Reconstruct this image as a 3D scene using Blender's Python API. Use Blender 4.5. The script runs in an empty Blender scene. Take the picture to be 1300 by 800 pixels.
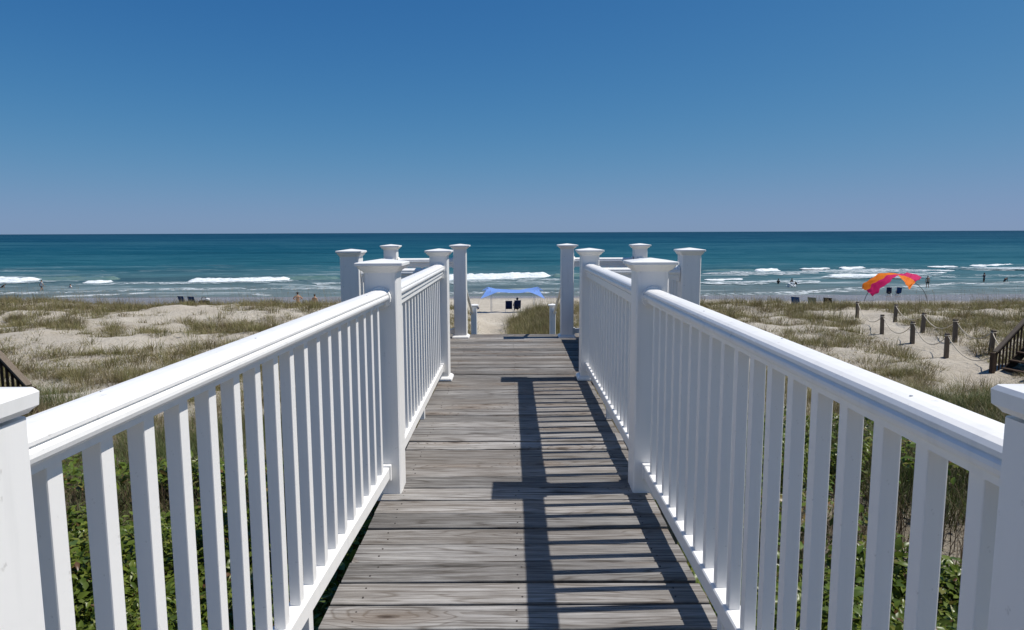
import bpy, bmesh, math, random
import numpy as np
from mathutils import Vector, Matrix
random.seed(7); RNG = np.random.default_rng(11)
R = math.radians
scene = bpy.context.scene
col = scene.collection

# ------------------------------------------------------------------ camera numbers
EYE = Vector((-0.02, 0.0, 1.165))
F_PX, PITCH, ROLL = 870.0, R(6.87), R(0.22)
SEA_Z = -6.83

def cam_matrix():
    rot = Matrix.Rotation(math.pi/2 - PITCH, 4, 'X') @ Matrix.Rotation(-ROLL, 4, 'Z')
    return Matrix.Translation(EYE) @ rot
CAM_M = cam_matrix()

def ray(px, py):
    v = Vector(((px-650)/F_PX, -(py-400)/F_PX, -1.0))
    return (CAM_M.to_3x3() @ v)

# ------------------------------------------------------------------ noise
def _hash(ix, iy, seed):
    h = (ix.astype(np.int64)*374761393 + iy.astype(np.int64)*668265263 + seed*1442695041) & 0xffffffff
    h = ((h ^ (h >> 13))*1274126177) & 0xffffffff
    h = h ^ (h >> 16)
    return (h & 0xffff)/65535.0
def vnoise(x, y, seed=0):
    x = np.asarray(x, float); y = np.asarray(y, float)
    ix = np.floor(x); iy = np.floor(y); fx = x-ix; fy = y-iy
    fx = fx*fx*(3-2*fx); fy = fy*fy*(3-2*fy)
    a = _hash(ix, iy, seed); b = _hash(ix+1, iy, seed); c = _hash(ix, iy+1, seed); d = _hash(ix+1, iy+1, seed)
    return (a*(1-fx)+b*fx)*(1-fy) + (c*(1-fx)+d*fx)*fy
def fbm(x, y, seed=0, o=4):
    s = 0; a = .5; t = 0
    for i in range(o):
        s = s + a*vnoise(x*2**i, y*2**i, seed+i*17); t += a; a *= .5
    return s/t

PY = [-4000, -40, 0, 4, 10, 18, 25, 34, 39, 42, 44.5, 47, 50, 60, 86, 110, 200, 800, 60000]
PZ = [-1.5, -1.5, -1.6, -1.75, -2.25, -2.80, -3.02, -3.14, -3.16, -3.36, -4.00, -4.48, -4.68, -5.27, SEA_Z, -7.7, -11, -20, -60]
def gz(x, y):
    x = np.asarray(x, float); y = np.asarray(y, float)
    z = 0
    for k, w in ((-1.2, .25), (0, .5), (1.2, .25)):
        z = z + w*np.interp(y+k, PY, PZ)
    env = np.clip((y-6)/8, 0, 1)*np.clip((50-y)/5, 0, 1)
    env = env*np.clip((300-np.abs(x))/200, 0, 1)
    n1 = fbm(x*.16, y*.22, 3, 3)-.5
    n2 = fbm(x*.75, y*.9, 9, 3)-.5
    z = z + env*(n1*.80 + n2*.34)
    z = z + .24*np.clip((-7-x)/4, 0, 1)*np.clip((y-30)/6, 0, 1)*np.clip((47-y)/4, 0, 1)*(.5+fbm(x*.12, y*.1, 61, 3))
    z = z + .16*np.clip((x-25)/4, 0, 1)*np.clip((y-32)/6, 0, 1)*np.clip((46-y)/4, 0, 1)
    z = z - .34*np.exp(-((x+23)/2.6)**2)*np.clip((y-34)/5, 0, 1)*np.clip((48-y)/3, 0, 1)
    # sandy cut where the centre path runs to the beach
    gap = np.exp(-((x+0.9)/1.9)**2)*np.clip((y-26)/10, 0, 1)*np.clip((47-y)/4, 0, 1)
    z = z - gap*.95
    # ripples and footprints, only on dry sand
    dry = np.clip((y-10)/4, 0, 1)*np.clip((84-y)/10, 0, 1)
    z = z + dry*(fbm(x*2.3, y*2.3, 31, 3)-.5)*.15
    return z
def gz1(x, y): return float(gz(np.array([x]), np.array([y]))[0])

def at(px, py, sea=False):
    """point of the ground (or of the sea) seen at a photograph pixel"""
    d = ray(px, py)
    if sea:
        t = (SEA_Z-EYE.z)/d.z
        return EYE + d*t
    ts = np.arange(3, 130, .1)
    s = ts/d.y
    X = EYE.x + d.x*s; Y = EYE.y + d.y*s; Z = EYE.z + d.z*s
    g = gz(X, Y)
    k = np.nonzero(Z <= g)[0]
    k = k[0] if len(k) else len(ts)-1
    return Vector((float(X[k]), float(Y[k]), float(g[k])))

# ------------------------------------------------------------------ object helpers
def obj(name, mesh_or_bm, mat=None, parent=None, smooth=False):
    if isinstance(mesh_or_bm, bmesh.types.BMesh):
        me = bpy.data.meshes.new(name)
        bmesh.ops.recalc_face_normals(mesh_or_bm, faces=mesh_or_bm.faces)
        mesh_or_bm.to_mesh(me); mesh_or_bm.free()
    else:
        me = mesh_or_bm
    if mat is not None and not me.materials:
        for m in (mat if isinstance(mat, (list, tuple)) else [mat]):
            me.materials.append(m)
    if smooth:
        me.polygons.foreach_set('use_smooth', [True]*len(me.polygons))
    o = bpy.data.objects.new(name, me); col.objects.link(o)
    if parent is not None: o.parent = parent
    return o
def tag(o, label=None, cat=None, group=None, kind=None):
    if label: o['label'] = label
    if cat: o['category'] = cat
    if group: o['group'] = group
    if kind: o['kind'] = kind
    return o
def thing(name, label, cat, loc=(0, 0, 0), rz=0, group=None):
    o = bpy.data.objects.new(name, None); col.objects.link(o)
    o.empty_display_size = .2
    o.location = loc; o.rotation_euler = (0, 0, rz)
    return tag(o, label, cat, group)
def copy_tree(o, parent=None):
    c = o.copy(); col.objects.link(c)
    if parent is not None: c.parent = parent
    for ch in list(o.children): copy_tree(ch, c)
    return c
def box(bm, c, s, bevel=0.0, rot=None):
    m = Matrix.Translation(Vector(c))
    if rot is not None: m = m @ rot
    m = m @ Matrix.Diagonal((s[0], s[1], s[2], 1))
    r = bmesh.ops.create_cube(bm, size=1.0, matrix=m)
    if bevel > 0:
        es = list({e for v in r['verts'] for e in v.link_edges})
        bmesh.ops.bevel(bm, geom=es, offset=bevel, segments=2, profile=.6, affect='EDGES')
def sections(bm, rings):
    """stack of closed rings (lists of points) skinned into one solid"""
    vs = [[bm.verts.new(p) for p in r] for r in rings]
    n = len(rings[0])
    for a, b in zip(vs, vs[1:]):
        for i in range(n):
            bm.faces.new((a[i], a[(i+1) % n], b[(i+1) % n], b[i]))
    bm.faces.new(list(reversed(vs[0]))); bm.faces.new(vs[-1])
def sq(h, z, c=.006):
    c = min(c, h*.4)
    return [(-h+c, -h, z), (h-c, -h, z), (h, -h+c, z), (h, h-c, z), (h-c, h, z), (-h+c, h, z), (-h, h-c, z), (-h, -h+c, z)]
def tube(bm, pts, rad, n=8):
    pts = [Vector(p) for p in pts]
    if not isinstance(rad, (list, tuple)): rad = [rad]*len(pts)
    rings = []
    prev = None
    for i, p in enumerate(pts):
        t = (pts[min(i+1, len(pts)-1)]-pts[max(i-1, 0)]).normalized()
        if prev is None:
            a = Vector((0, 0, 1)) if abs(t.z) < .9 else Vector((1, 0, 0))
            u = t.cross(a).normalized()
        else:
            u = (prev - t*prev.dot(t)).normalized()
        prev = u
        w = t.cross(u)
        rings.append([p + (u*math.cos(2*math.pi*k/n) + w*math.sin(2*math.pi*k/n))*rad[i] for k in range(n)])
    sections(bm, rings)
def mesh_np(name, V, F3=None, F4=None):
    me = bpy.data.meshes.new(name)
    V = np.ascontiguousarray(V, np.float32)
    me.vertices.add(len(V)); me.vertices.foreach_set('co', V.ravel())
    parts = []; tot = []
    if F4 is not None and len(F4): parts.append(np.asarray(F4, np.int32).ravel()); tot.append(np.full(len(F4), 4, np.int32))
    if F3 is not None and len(F3): parts.append(np.asarray(F3, np.int32).ravel()); tot.append(np.full(len(F3), 3, np.int32))
    L = np.concatenate(parts); T = np.concatenate(tot)
    S = np.concatenate([[0], np.cumsum(T)[:-1]]).astype(np.int32)
    me.loops.add(len(L)); me.loops.foreach_set('vertex_index', L)
    me.polygons.add(len(T)); me.polygons.foreach_set('loop_start', S); me.polygons.foreach_set('loop_total', T)
    me.update(calc_edges=True)
    return me
def grid_mesh(name, xs, ys, zf):
    X, Y = np.meshgrid(xs, ys)
    Z = zf(X, Y)
    V = np.stack([X.ravel(), Y.ravel(), Z.ravel()], 1)
    nx, ny = len(xs), len(ys)
    i = np.arange(nx-1)[None, :] + (np.arange(ny-1)*nx)[:, None]
    i = i.ravel()
    return mesh_np(name, V, F4=np.stack([i, i+1, i+nx+1, i+nx], 1))

# ------------------------------------------------------------------ materials
class NT:
    def __init__(s, name):
        s.m = bpy.data.materials.new(name); s.m.use_nodes = True
        s.t = s.m.node_tree; s.n = s.t.nodes; s.b = s.n['Principled BSDF']; s.out = s.n['Material Output']
    def new(s, typ, **kw):
        n = s.n.new(typ)
        for k, v in kw.items():
            if hasattr(n, k): setattr(n, k, v)
        return n
    def link(s, a, b): s.t.links.new(a, b)
    def coord(s, scale=(1, 1, 1), kind='Object', add=None):
        tc = s.new('ShaderNodeTexCoord'); src = tc.outputs[kind]
        if add is not None:
            va = s.new('ShaderNodeVectorMath', operation='ADD'); s.link(src, va.inputs[0]); s.link(add, va.inputs[1]); src = va.outputs[0]
        mp = s.new('ShaderNodeMapping'); mp.inputs['Scale'].default_value = scale
        s.link(src, mp.inputs['Vector']); return mp.outputs[0]
    def noise(s, vec, scale, detail=4, rough=.55, dist=0):
        n = s.new('ShaderNodeTexNoise'); s.link(vec, n.inputs['Vector'])
        n.inputs['Scale'].default_value = scale; n.inputs['Detail'].default_value = detail
        n.inputs['Roughness'].default_value = rough; n.inputs['Distortion'].default_value = dist
        return n.outputs['Fac']
    def ramp(s, fac, stops, interp='LINEAR'):
        r = s.new('ShaderNodeValToRGB'); r.color_ramp.interpolation = interp
        e = r.color_ramp.elements
        while len(e) > 1: e.remove(e[-1])
        for i, (p, c) in enumerate(stops):
            x = e[0] if i == 0 else e.new(p)
            x.position = p; x.color = (*c, 1) if len(c) == 3 else c
        s.link(fac, r.inputs['Fac']); return r.outputs['Color']
    def mix(s, fac, a, b, mode='MIX'):
        m = s.new('ShaderNodeMix', data_type='RGBA', blend_type=mode)
        for sock, v in ((m.inputs['Factor'], fac), (m.inputs[6], a), (m.inputs[7], b)):
            if hasattr(v, 'links'): s.link(v, sock)
            elif isinstance(v, (int, float)): sock.default_value = v
            else: sock.default_value = (*v, 1)
        return m.outputs[2]
    def math(s, op, a, b=None, clamp=False):
        m = s.new('ShaderNodeMath', operation=op); m.use_clamp = clamp
        for sock, v in ((m.inputs[0], a), (m.inputs[1], b)):
            if v is None: continue
            if hasattr(v, 'links'): s.link(v, sock)
            else: sock.default_value = v
        return m.outputs[0]
    def maprange(s, v, a, b, c=0, d=1):
        m = s.new('ShaderNodeMapRange', clamp=True); s.link(v, m.inputs['Value'])
        for k, x in zip(('From Min', 'From Max', 'To Min', 'To Max'), (a, b, c, d)): m.inputs[k].default_value = x
        return m.outputs[0]
    def bump(s, h, strength=.3, dist=.01, normal=None):
        b = s.new('ShaderNodeBump'); b.inputs['Strength'].default_value = strength; b.inputs['Distance'].default_value = dist
        s.link(h, b.inputs['Height'])
        if normal is not None: s.link(normal, b.inputs['Normal'])
        s.link(b.outputs[0], s.b.inputs['Normal']); return b.outputs[0]
    def set(s, color=None, rough=None, spec=None):
        if color is not None:
            if hasattr(color, 'links'): s.link(color, s.b.inputs['Base Color'])
            else: s.b.inputs['Base Color'].default_value = (*color, 1)
        if rough is not None:
            if hasattr(rough, 'links'): s.link(rough, s.b.inputs['Roughness'])
            else: s.b.inputs['Roughness'].default_value = rough
        if spec is not None: s.b.inputs['Specular IOR Level'].default_value = spec
        return s.m

def mat_vinyl():
    t = NT('white_vinyl')
    v = t.coord()
    n = t.noise(v, 2.2, 6, .6); sp = t.noise(v, 45, 3, .6)
    st = t.noise(t.coord((9, 9, .8)), 3.0, 4, .6)
    c = t.ramp(n, [(.3, (.85, .83, .795)), (.7, (.88, .86, .82))])
    c = t.mix(t.maprange(st, .52, .80, 0, .55), c, (.70, .69, .655))
    c = t.mix(t.maprange(sp, .67, .74, 0, .6), c, (.55, .53, .49))
    t.bump(t.noise(v, 60, 2), .04, .004)
    return t.set(c, t.maprange(n, .3, .7, .30, .42), .45)

def mat_deck():
    t = NT('weathered_deck_wood')
    g = t.new('ShaderNodeNewGeometry'); rnd = g.outputs['Random Per Island']
    off = t.new('ShaderNodeCombineXYZ')
    t.link(t.math('MULTIPLY', rnd, 37.0), off.inputs[0]); t.link(t.math('MULTIPLY', rnd, 91.0), off.inputs[1])
    o = off.outputs[0]
    v = t.coord((1, 1, 1), add=o)
    # knots
    vk = t.coord((2.1, 7.5, 0), add=o)
    vo = t.new('ShaderNodeTexVoronoi', voronoi_dimensions='2D'); vo.inputs['Scale'].default_value = 1.0; vo.inputs['Randomness'].default_value = 1
    t.link(vk, vo.inputs['Vector'])
    kd = vo.outputs['Distance']
    has = t.math('GREATER_THAN', t.new('ShaderNodeSeparateColor').outputs[0], 2.0)
    sep = t.new('ShaderNodeSeparateColor'); t.link(vo.outputs['Color'], sep.inputs[0])
    has = t.math('GREATER_THAN', sep.outputs[0], .60)
    knot = t.math('MULTIPLY', t.maprange(kd, .02, .10, 1, 0), has)
    halo = t.math('MULTIPLY', t.maprange(kd, .04, .50, 1, 0), has)
    # flowing grain, bending round the knots
    n1 = t.noise(t.coord((.42, 5.2, 1), add=o), 1.4, 2, .5)
    n1 = t.math('ADD', n1, t.math('MULTIPLY', halo, .30))
    ring = t.math('ABSOLUTE', t.math('SINE', t.math('MULTIPLY', n1, 44.0)))
    fib = t.noise(t.coord((4.0, 150, 1), add=o), 1.0, 5, .68)
    fib2 = t.noise(t.coord((1.1, 46, 1), add=o), 1.0, 6, .70)
    blot = t.noise(t.coord((1.0, 3.0, 1), add=o), 2.0, 5, .62)
    crack = t.noise(t.coord((.9, 48, 1), add=o), 1.0, 3, .55)
    c = t.ramp(fib2, [(.30, (.080, .073, .066)), (.47, (.205, .192, .178)), (.60, (.30, .287, .272)), (.74, (.47, .458, .44))])
    c = t.mix(t.maprange(blot, .46, .70, 0, .62), c, (.125, .108, .092))
    c = t.mix(t.maprange(blot, .44, .30, 0, .45), c, (.42, .405, .385))
    c = t.mix(t.maprange(ring, .0, .50, .72, 0), c, (.070, .056, .044))
    c = t.mix(t.maprange(fib, .50, .66, 0, .80), c, (.070, .060, .050))
    c = t.mix(t.maprange(fib, .46, .28, 0, .55), c, (.50, .48, .45))
    c = t.mix(t.maprange(crack, .655, .70, 0, .95), c, (.012, .010, .008))
    tone = t.math('ADD', t.math('MULTIPLY', rnd, .80), .62)
    comb = t.new('ShaderNodeCombineColor')
    for i in range(3): t.link(tone, comb.inputs[i])
    c = t.mix(1.0, c, comb.outputs[0], 'MULTIPLY')
    brown = t.math('GREATER_THAN', t.math('FRACT', t.math('MULTIPLY', rnd, 7.31)), .62)
    c = t.mix(t.math('MULTIPLY', brown, .22), c, (.16, .13, .10))
    c = t.mix(t.math('MULTIPLY', halo, .45), c, (.19, .135, .09))
    c = t.mix(t.math('MULTIPLY', knot, .9), c, (.035, .022, .015))
    h = t.math('ADD', t.math('MULTIPLY', fib, -.8), t.math('MULTIPLY', ring, .35))
    t.bump(t.math('ADD', h, t.maprange(crack, .62, .70, 0, -1.5)), .7, .005)
    return t.set(c, .78, .25)

def mat_flat(name, color, rough=.6, spec=.4, var=.15, scale=8):
    t = NT(name); n = t.noise(t.coord(), scale, 4)
    c = t.mix(t.maprange(n, .3, .7), tuple(x*(1-var) for x in color), tuple(min(1, x*(1+var)) for x in color))
    return t.set(c, rough, spec)

def mat_brownwood(name, c1, c2):
    t = NT(name); f = t.noise(t.coord((20, 20, 2.2)), 2.5, 5, .65)
    t.bump(f, .3, .006)
    return t.set(t.ramp(f, [(.3, c1), (.7, c2)]), .8, .2)

def mat_sand():
    t = NT('dune_sand')
    g = t.new('ShaderNodeNewGeometry'); sep = t.new('ShaderNodeSeparateXYZ'); t.link(g.outputs['Position'], sep.inputs[0])
    v = t.coord()
    n = t.noise(v, .55, 5, .6); f = t.noise(v, 6.0, 5, .7); s = t.noise(v, 38, 3, .7)
    c = t.ramp(n, [(.3, (.44, .385, .305)), (.7, (.56, .51, .425))])
    c = t.mix(t.maprange(f, .50, .75, 0, .5), c, (.36, .295, .215))
    c = t.mix(t.maprange(s, .58, .70, 0, .55), c, (.24, .19, .13))
    # litter and soil under the growth close to the walkway
    near = t.maprange(sep.outputs['Y'], 11, 15, 1, 0)
    c = t.mix(t.math('MULTIPLY', near, t.maprange(n, .35, .55, .25, .8)), c, (.12, .095, .06))
    # wet sand low on the beach
    wz = t.math('ADD', sep.outputs['Z'], t.math('MULTIPLY', t.math('SUBTRACT', t.noise(t.coord((.02, .05, 1)), 1, 3), .5), .9))
    wz = t.math('SUBTRACT', wz, t.maprange(sep.outputs['X'], -10, -26, 0, 1.1))
    wz = t.math('SUBTRACT', wz, t.maprange(sep.outputs['X'], 14, 30, 0, .75))
    wet = t.maprange(wz, SEA_Z+.75, SEA_Z+.25, 0, 1)
    c = t.mix(wet, c, (.235, .205, .185))
    h = t.math('ADD', t.math('MULTIPLY', f, .8), t.math('MULTIPLY', s, .12))
    b = t.bump(h, 1.0, .16)
    rough = t.maprange(wet, 0, 1, .95, .22)
    return t.set(c, rough, .35)

def mat_sea():
    t = NT('sea_water')
    g = t.new('ShaderNodeNewGeometry'); sep = t.new('ShaderNodeSeparateXYZ'); t.link(g.outputs['Position'], sep.inputs[0])
    Y = sep.outputs['Y']
    ly = t.math('LOGARITHM', t.math('MAXIMUM', Y, 1.0), 10.0)      # 1.9 = 80 m, 4 = 10 km
    wob = t.math('MULTIPLY', t.math('SUBTRACT', t.noise(t.coord((.006, .02, 1)), 1, 4), .5), .10)
    f = t.maprange(t.math('ADD', ly, wob), 1.85, 4.0)
    c = t.ramp(f, [(.0, (.19, .19, .175)), (.05, (.13, .16, .16)), (.11, (.065, .125, .135)), (.18, (.016, .090, .118)),
                   (.32, (.003, .057, .092)), (.55, (.001, .038, .076)), (.85, (.0005, .028, .063)), (1.0, (.0005, .024, .056))])
    # patches and streaks running along the shore
    s1 = t.noise(t.coord((.014, .055, 1)), 1.0, 6, .68, .4)
    s2 = t.noise(t.coord((.0022, .006, 1)), 1.0, 7, .70, .4)
    s3 = t.noise(t.coord((.11, .40, 1)), 1.0, 4, .65)
    st = t.math('ADD', t.math('ADD', t.math('MULTIPLY', s1, .40), t.math('MULTIPLY', s2, .36)), t.math('MULTIPLY', s3, .24))
    c = t.mix(t.maprange(st, .49, .62, 0, .75), c, (.040, .128, .160))
    c = t.mix(t.maprange(st, .50, .38, 0, .75), c, (.001, .029, .048))
    # thin foam left behind by broken waves
    fo = t.noise(t.coord((.06, .20, 1)), 1.0, 8, .74, .9)
    band = t.math('MULTIPLY', t.maprange(Y, 84, 92), t.maprange(Y, 190, 118))
    foam = t.math('MULTIPLY', t.maprange(fo, .54, .68, 0, .7), band)
    c = t.mix(foam, c, (.60, .66, .68))
    cap = t.math('MULTIPLY', t.maprange(t.noise(t.coord((.10, .55, 1)), 1.0, 4, .7), .72, .78, 0, .7), t.maprange(Y, 900, 150))
    c = t.mix(cap, c, (.55, .62, .66))
    b1 = t.noise(t.coord((.10, .40, 1)), 1.0, 5, .62)
    b2 = t.noise(t.coord((1.0, 2.6, 1)), 1.0, 3, .6)
    t.bump(t.math('ADD', b1, t.math('MULTIPLY', b2, .14)), .55, 1.1)
    t.b.inputs['IOR'].default_value = 1.33
    return t.set(c, t.math('ADD', t.math('MULTIPLY', foam, .3), .45), .06)

def mat_foam():
    t = NT('sea_foam'); n = t.noise(t.coord((.6, 1.2, 1)), 1.6, 6, .7)
    c = t.ramp(n, [(.30, (.36, .43, .45)), (.46, (.70, .74, .75)), (.72, (.88, .89, .89))])
    t.bump(n, .8, .35)
    return t.set(c, .9, .2)

def mat_lace():
    t = NT('lacy_foam'); n = t.noise(t.coord((.55, .9, 1)), 1.5, 6, .72, .8)
    n2 = t.noise(t.coord((.05, .12, 1)), 1.0, 3, .6)
    t.set((.70, .745, .76), .9, .2)
    tr = t.new('ShaderNodeBsdfTransparent'); mx = t.new('ShaderNodeMixShader')
    f = t.math('ADD', n, t.math('MULTIPLY', t.math('SUBTRACT', n2, .5), .55))
    t.link(t.maprange(f, .465, .65, 0, .9), mx.inputs[0]); t.link(tr.outputs[0], mx.inputs[1]); t.link(t.b.outputs[0], mx.inputs[2]); t.link(mx.outputs[0], t.out.inputs[0])
    return t.m

def mat_wave():
    t = NT('green_wave_face'); n = t.noise(t.coord((.25, 1.2, 3)), 1.2, 5, .65)
    c = t.ramp(n, [(.35, (.075, .15, .135)), (.6, (.13, .20, .18)), (.72, (.45, .52, .50))])
    t.bump(n, .4, .2)
    return t.set(c, .25, .4)

def mat_leaf(name, stops, trans=.25, rough=.5, patch=None):
    t = NT(name)
    g = t.new('ShaderNodeNewGeometry')
    c = t.ramp(g.outputs['Random Per Island'], stops)
    if patch:                                   # whole tufts that are drier or greener than their neighbours
        v = t.coord((1, 1, .2)); n = t.noise(v, 1.6, 3, .6); n2 = t.noise(v, .35, 3, .6)
        c = t.mix(t.maprange(n, .46, .62, 0, .75), c, patch[0]); c = t.mix(t.maprange(n2, .52, .66, 0, .6), c, patch[1])
    t.set(c, rough, .35)
    tr = t.new('ShaderNodeBsdfTranslucent'); t.link(c, tr.inputs['Color'])
    mx = t.new('ShaderNodeMixShader'); mx.inputs[0].default_value = trans
    t.link(t.b.outputs[0], mx.inputs[1]); t.link(tr.outputs[0], mx.inputs[2]); t.link(mx.outputs[0], t.out.inputs[0])
    return t.m

def mat_cloth(name, color, trans=.3):
    t = NT(name); n = t.noise(t.coord(), 3, 4)
    c = t.mix(t.maprange(n, .3, .7), tuple(x*.92 for x in color), color)
    t.set(c, .7, .2)
    tr = t.new('ShaderNodeBsdfTranslucent'); t.link(c, tr.inputs['Color'])
    mx = t.new('ShaderNodeMixShader'); mx.inputs[0].default_value = trans
    t.link(t.b.outputs[0], mx.inputs[1]); t.link(tr.outputs[0], mx.inputs[2]); t.link(mx.outputs[0], t.out.inputs[0])
    return t.m

VINYL = mat_vinyl(); DECK = mat_deck()
SCREW = mat_flat('rusty_screw', (.05, .04, .035), .5)
TIMBER = mat_brownwood('treated_timber', (.13, .10, .07), (.25, .21, .16))
DARKWOOD = mat_brownwood('dark_stained_wood', (.035, .022, .015), (.085, .055, .038))
POSTWOOD = mat_brownwood('grey_brown_post', (.11, .085, .062), (.21, .17, .13))
ROPE = mat_flat('tan_rope', (.62, .54, .42), .9, .1)
SAND = mat_sand(); SEA = mat_sea(); FOAM = mat_foam(); LACE = mat_lace(); WAVE = mat_wave()
ALU = mat_flat('aluminium_tube', (.55, .56, .57), .35, .5)
BLACK = mat_flat('black_plastic', (.02, .02, .022), .5)
RUBBER = mat_flat('dark_pole', (.04, .045, .05), .5)

# ------------------------------------------------------------------ ground
def spaced(dense_lo, dense_hi, step, lo, hi, k=1.18):
    a = list(np.arange(dense_lo, dense_hi+1e-6, step)); s = step; x = a[-1]
    while x < hi: s *= k; x += s; a.append(x)
    s = step; x = a[0]; b = []
    while x > lo: s *= k; x -= s; b.append(x)
    return np.array(b[::-1] + a)
xs = spaced(-42, 42, .30, -40000, 40000, 1.16)
ys = np.concatenate([spaced(6, 53, .28, -4000, 53, 1.2), np.arange(54, 130, 1.5), [150, 200, 300, 600, 1500, 5000, 20000, 60000]])
o = obj('sand', grid_mesh('sand', xs, ys, gz), SAND, smooth=True); tag(o, kind='structure')

# ------------------------------------------------------------------ sea
def shore_shift(x):
    return 3.0*(vnoise(x*.02, x*0, 5)-.5) + 5*(vnoise(x*.007, x*0+3, 6)-.5)
def seaz(X, Y):
    Yw = Y + 9*(fbm(X*.010, Y*.004, 21, 3)-.5) + shore_shift(X)
    amp = np.clip((Y-95)/60, 0, 1)*np.exp(-np.clip(Y-200, 0, 1e5)/260)
    z = .28*np.sin(Yw*2*np.pi/31)*(.3+fbm(X*.012, Y*.02, 41, 3)) + .14*np.sin(Yw*2*np.pi/13.7+X*.02)*(fbm(X*.03, Y*.05, 47, 2))
    z = z + .25*(fbm(X*.06, Y*.16, 52, 3)-.5)
    return SEA_Z + amp*z
xs = spaced(-150, 150, 1.2, -42000, 42000, 1.12)
ys = np.concatenate([np.arange(70, 330, .9), spaced(331, 335, 1.5, 331, 58000, 1.06)])
o = obj('sea', grid_mesh('sea', xs, ys, seaz), SEA, smooth=True); tag(o, kind='structure')

def crest(name, pts, height, back, front, mat, rag=.5, seed=0, lift=.0, taper=.08):
    """one wave crest or foam line lying along a run of pixel points"""
    P = [at(px, py, True) for px, py in pts]
    X = np.array([p.x for p in P]); Yp = np.array([p.y for p in P])
    n = max(12, int((X[-1]-X[0])/.35)); n = min(n, 900)
    x = np.linspace(X[0], X[-1], n); y = np.interp(x, X, Yp)
    y = y + 2.6*(fbm(x*.06, x*0, seed, 4)-.5)
    u = np.linspace(0, 1, n)
    env = np.clip(np.minimum(u, 1-u)/taper, 0, 1)**.8*(.62+.76*fbm(x*.11, x*0, seed+40, 3))
    prof = [(1.0, 0.0), (.65, .35), (.25, .92), (0.0, 1.0), (-.12, .80), (-.3, .42), (-.62, .14), (-1.0, .0)]
    m = len(prof); V = np.zeros((n, m, 3))
    for j, (b, h) in enumerate(prof):
        r1 = 1 + rag*2*(fbm(x*.55, x*0+j*1.7, seed+3, 3)-.5)
        r2 = 1 + rag*1.6*(fbm(x*1.1, x*0+j*2.3, seed+9, 3)-.5)
        V[:, j, 0] = x + .15*(vnoise(x*2, x*0+j, seed+1)-.5)
        V[:, j, 1] = y + (b*back if b > 0 else b*front)*env*r1
        V[:, j, 2] = SEA_Z + lift + height*h*env*r2 + (-.35 if j in (0, m-1) and height > .2 else 0)
    i = (np.arange(n-1)[:, None]*m + np.arange(m-1)[None, :]).ravel()
    me = mesh_np(name, V.reshape(-1, 3), F4=np.stack([i, i+1, i+m+1, i+m], 1))
    return obj(name, me, mat, smooth=True)
def joined(name, objs, kind='structure'):
    bm = bmesh.new(); mats = []
    for q in objs:
        k = len(bm.faces); bm.from_mesh(q.data); bm.faces.ensure_lookup_table()
        mt = q.data.materials[0]
        if mt not in mats: mats.append(mt)
        for f in bm.faces[k:]: f.material_index = mats.index(mt); f.smooth = True
        me = q.data; bpy.data.objects.remove(q); bpy.data.meshes.remove(me)
    me = bpy.data.meshes.new(name); bm.to_mesh(me); bm.free()
    for mt in mats: me.materials.append(mt)
    return tag(obj(name, me), kind=kind)
B = []
B.append(crest('c', [(-120, 357), (0, 357), (30, 356.6), (57, 355.5)], 0.576, 1.50, 3.20, FOAM, .5, 1))
B.append(crest('c', [(40, 355), (95, 354.6), (150, 354.5)], .50, 2.0, 3, WAVE, .3, 2))
B.append(crest('c', [(240, 356.6), (300, 356), (345, 355.4), (370, 354.6)], 0.446, 1.50, 2.56, FOAM, .6, 3))
B.append(crest('c', [(350, 354.4), (390, 354), (430, 353.6)], .42, 2.0, 2.0, WAVE, .3, 4))
B.append(crest('c', [(378, 352.2), (400, 351.8), (425, 351.8)], 0.158, 1.00, 1.28, FOAM, .8, 5))
B.append(crest('c', [(560, 353.5), (610, 353), (660, 352), (701, 351)], 0.720, 1.80, 3.36, FOAM, .5, 6))
B.append(crest('c', [(700, 351), (730, 350.5), (760, 350)], .55, 2.2, 2.6, WAVE, .3, 7))
B.append(crest('c', [(106, 358.6), (125, 358.4), (141, 358)], 0.216, 0.80, 1.76, FOAM, .7, 8))
B.append(crest('c', [(957, 344), (972, 343.6), (988, 343)], 0.367, 1.20, 2.80, FOAM, 0.81, 9))
B.append(crest('c', [(890, 344), (925, 343.5), (960, 343.5)], .30, 1.5, 3, WAVE, .5, 10))
B.append(crest('c', [(1015, 341.5), (1040, 341), (1053, 340.6)], 0.147, 0.80, 2.00, FOAM, 0.98, 11))
B.append(crest('c', [(1064, 340.5), (1075, 339.8), (1094, 339.4)], 0.220, 0.80, 2.40, FOAM, 0.98, 12))
B.append(crest('c', [(1180, 339), (1200, 338.6), (1215, 338.4)], 0.122, 0.80, 2.40, FOAM, 0.98, 13))
B.append(crest('c', [(1228, 338), (1262, 337.8), (1290, 337)], 0.303, 1.20, 2.80, FOAM, 0.81, 14))
B.append(crest('c', [(1050, 350), (1085, 349.4), (1130, 348.6)], 0.171, 1.20, 2.80, FOAM, 0.94, 15))
B.append(crest('c', [(1100, 349.4), (1160, 347.6), (1205, 346.8)], 0.147, 0.80, 2.40, FOAM, 0.94, 16))
B.append(crest('c', [(892, 355), (920, 354.6), (943, 354)], 0.122, 0.80, 2.00, FOAM, 0.98, 17))
B.append(crest('c', [(1110, 344.5), (1150, 344), (1210, 343)], 0.073, 0.80, 1.60, FOAM, 0.98, 18))
joined('breaking_waves', B)
S = []
S.append(crest('c', [(-160, 373), (0, 372), (60, 370.8), (130, 369.4), (210, 367.6), (312, 367)], 0.072, 0.68, 2.47, LACE, .8, 31, .02, .02))
S.append(crest('c', [(306, 367.4), (360, 366.4), (440, 365.6), (560, 366)], 0.096, 0.68, 2.47, LACE, .8, 32, .02, .02))
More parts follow.
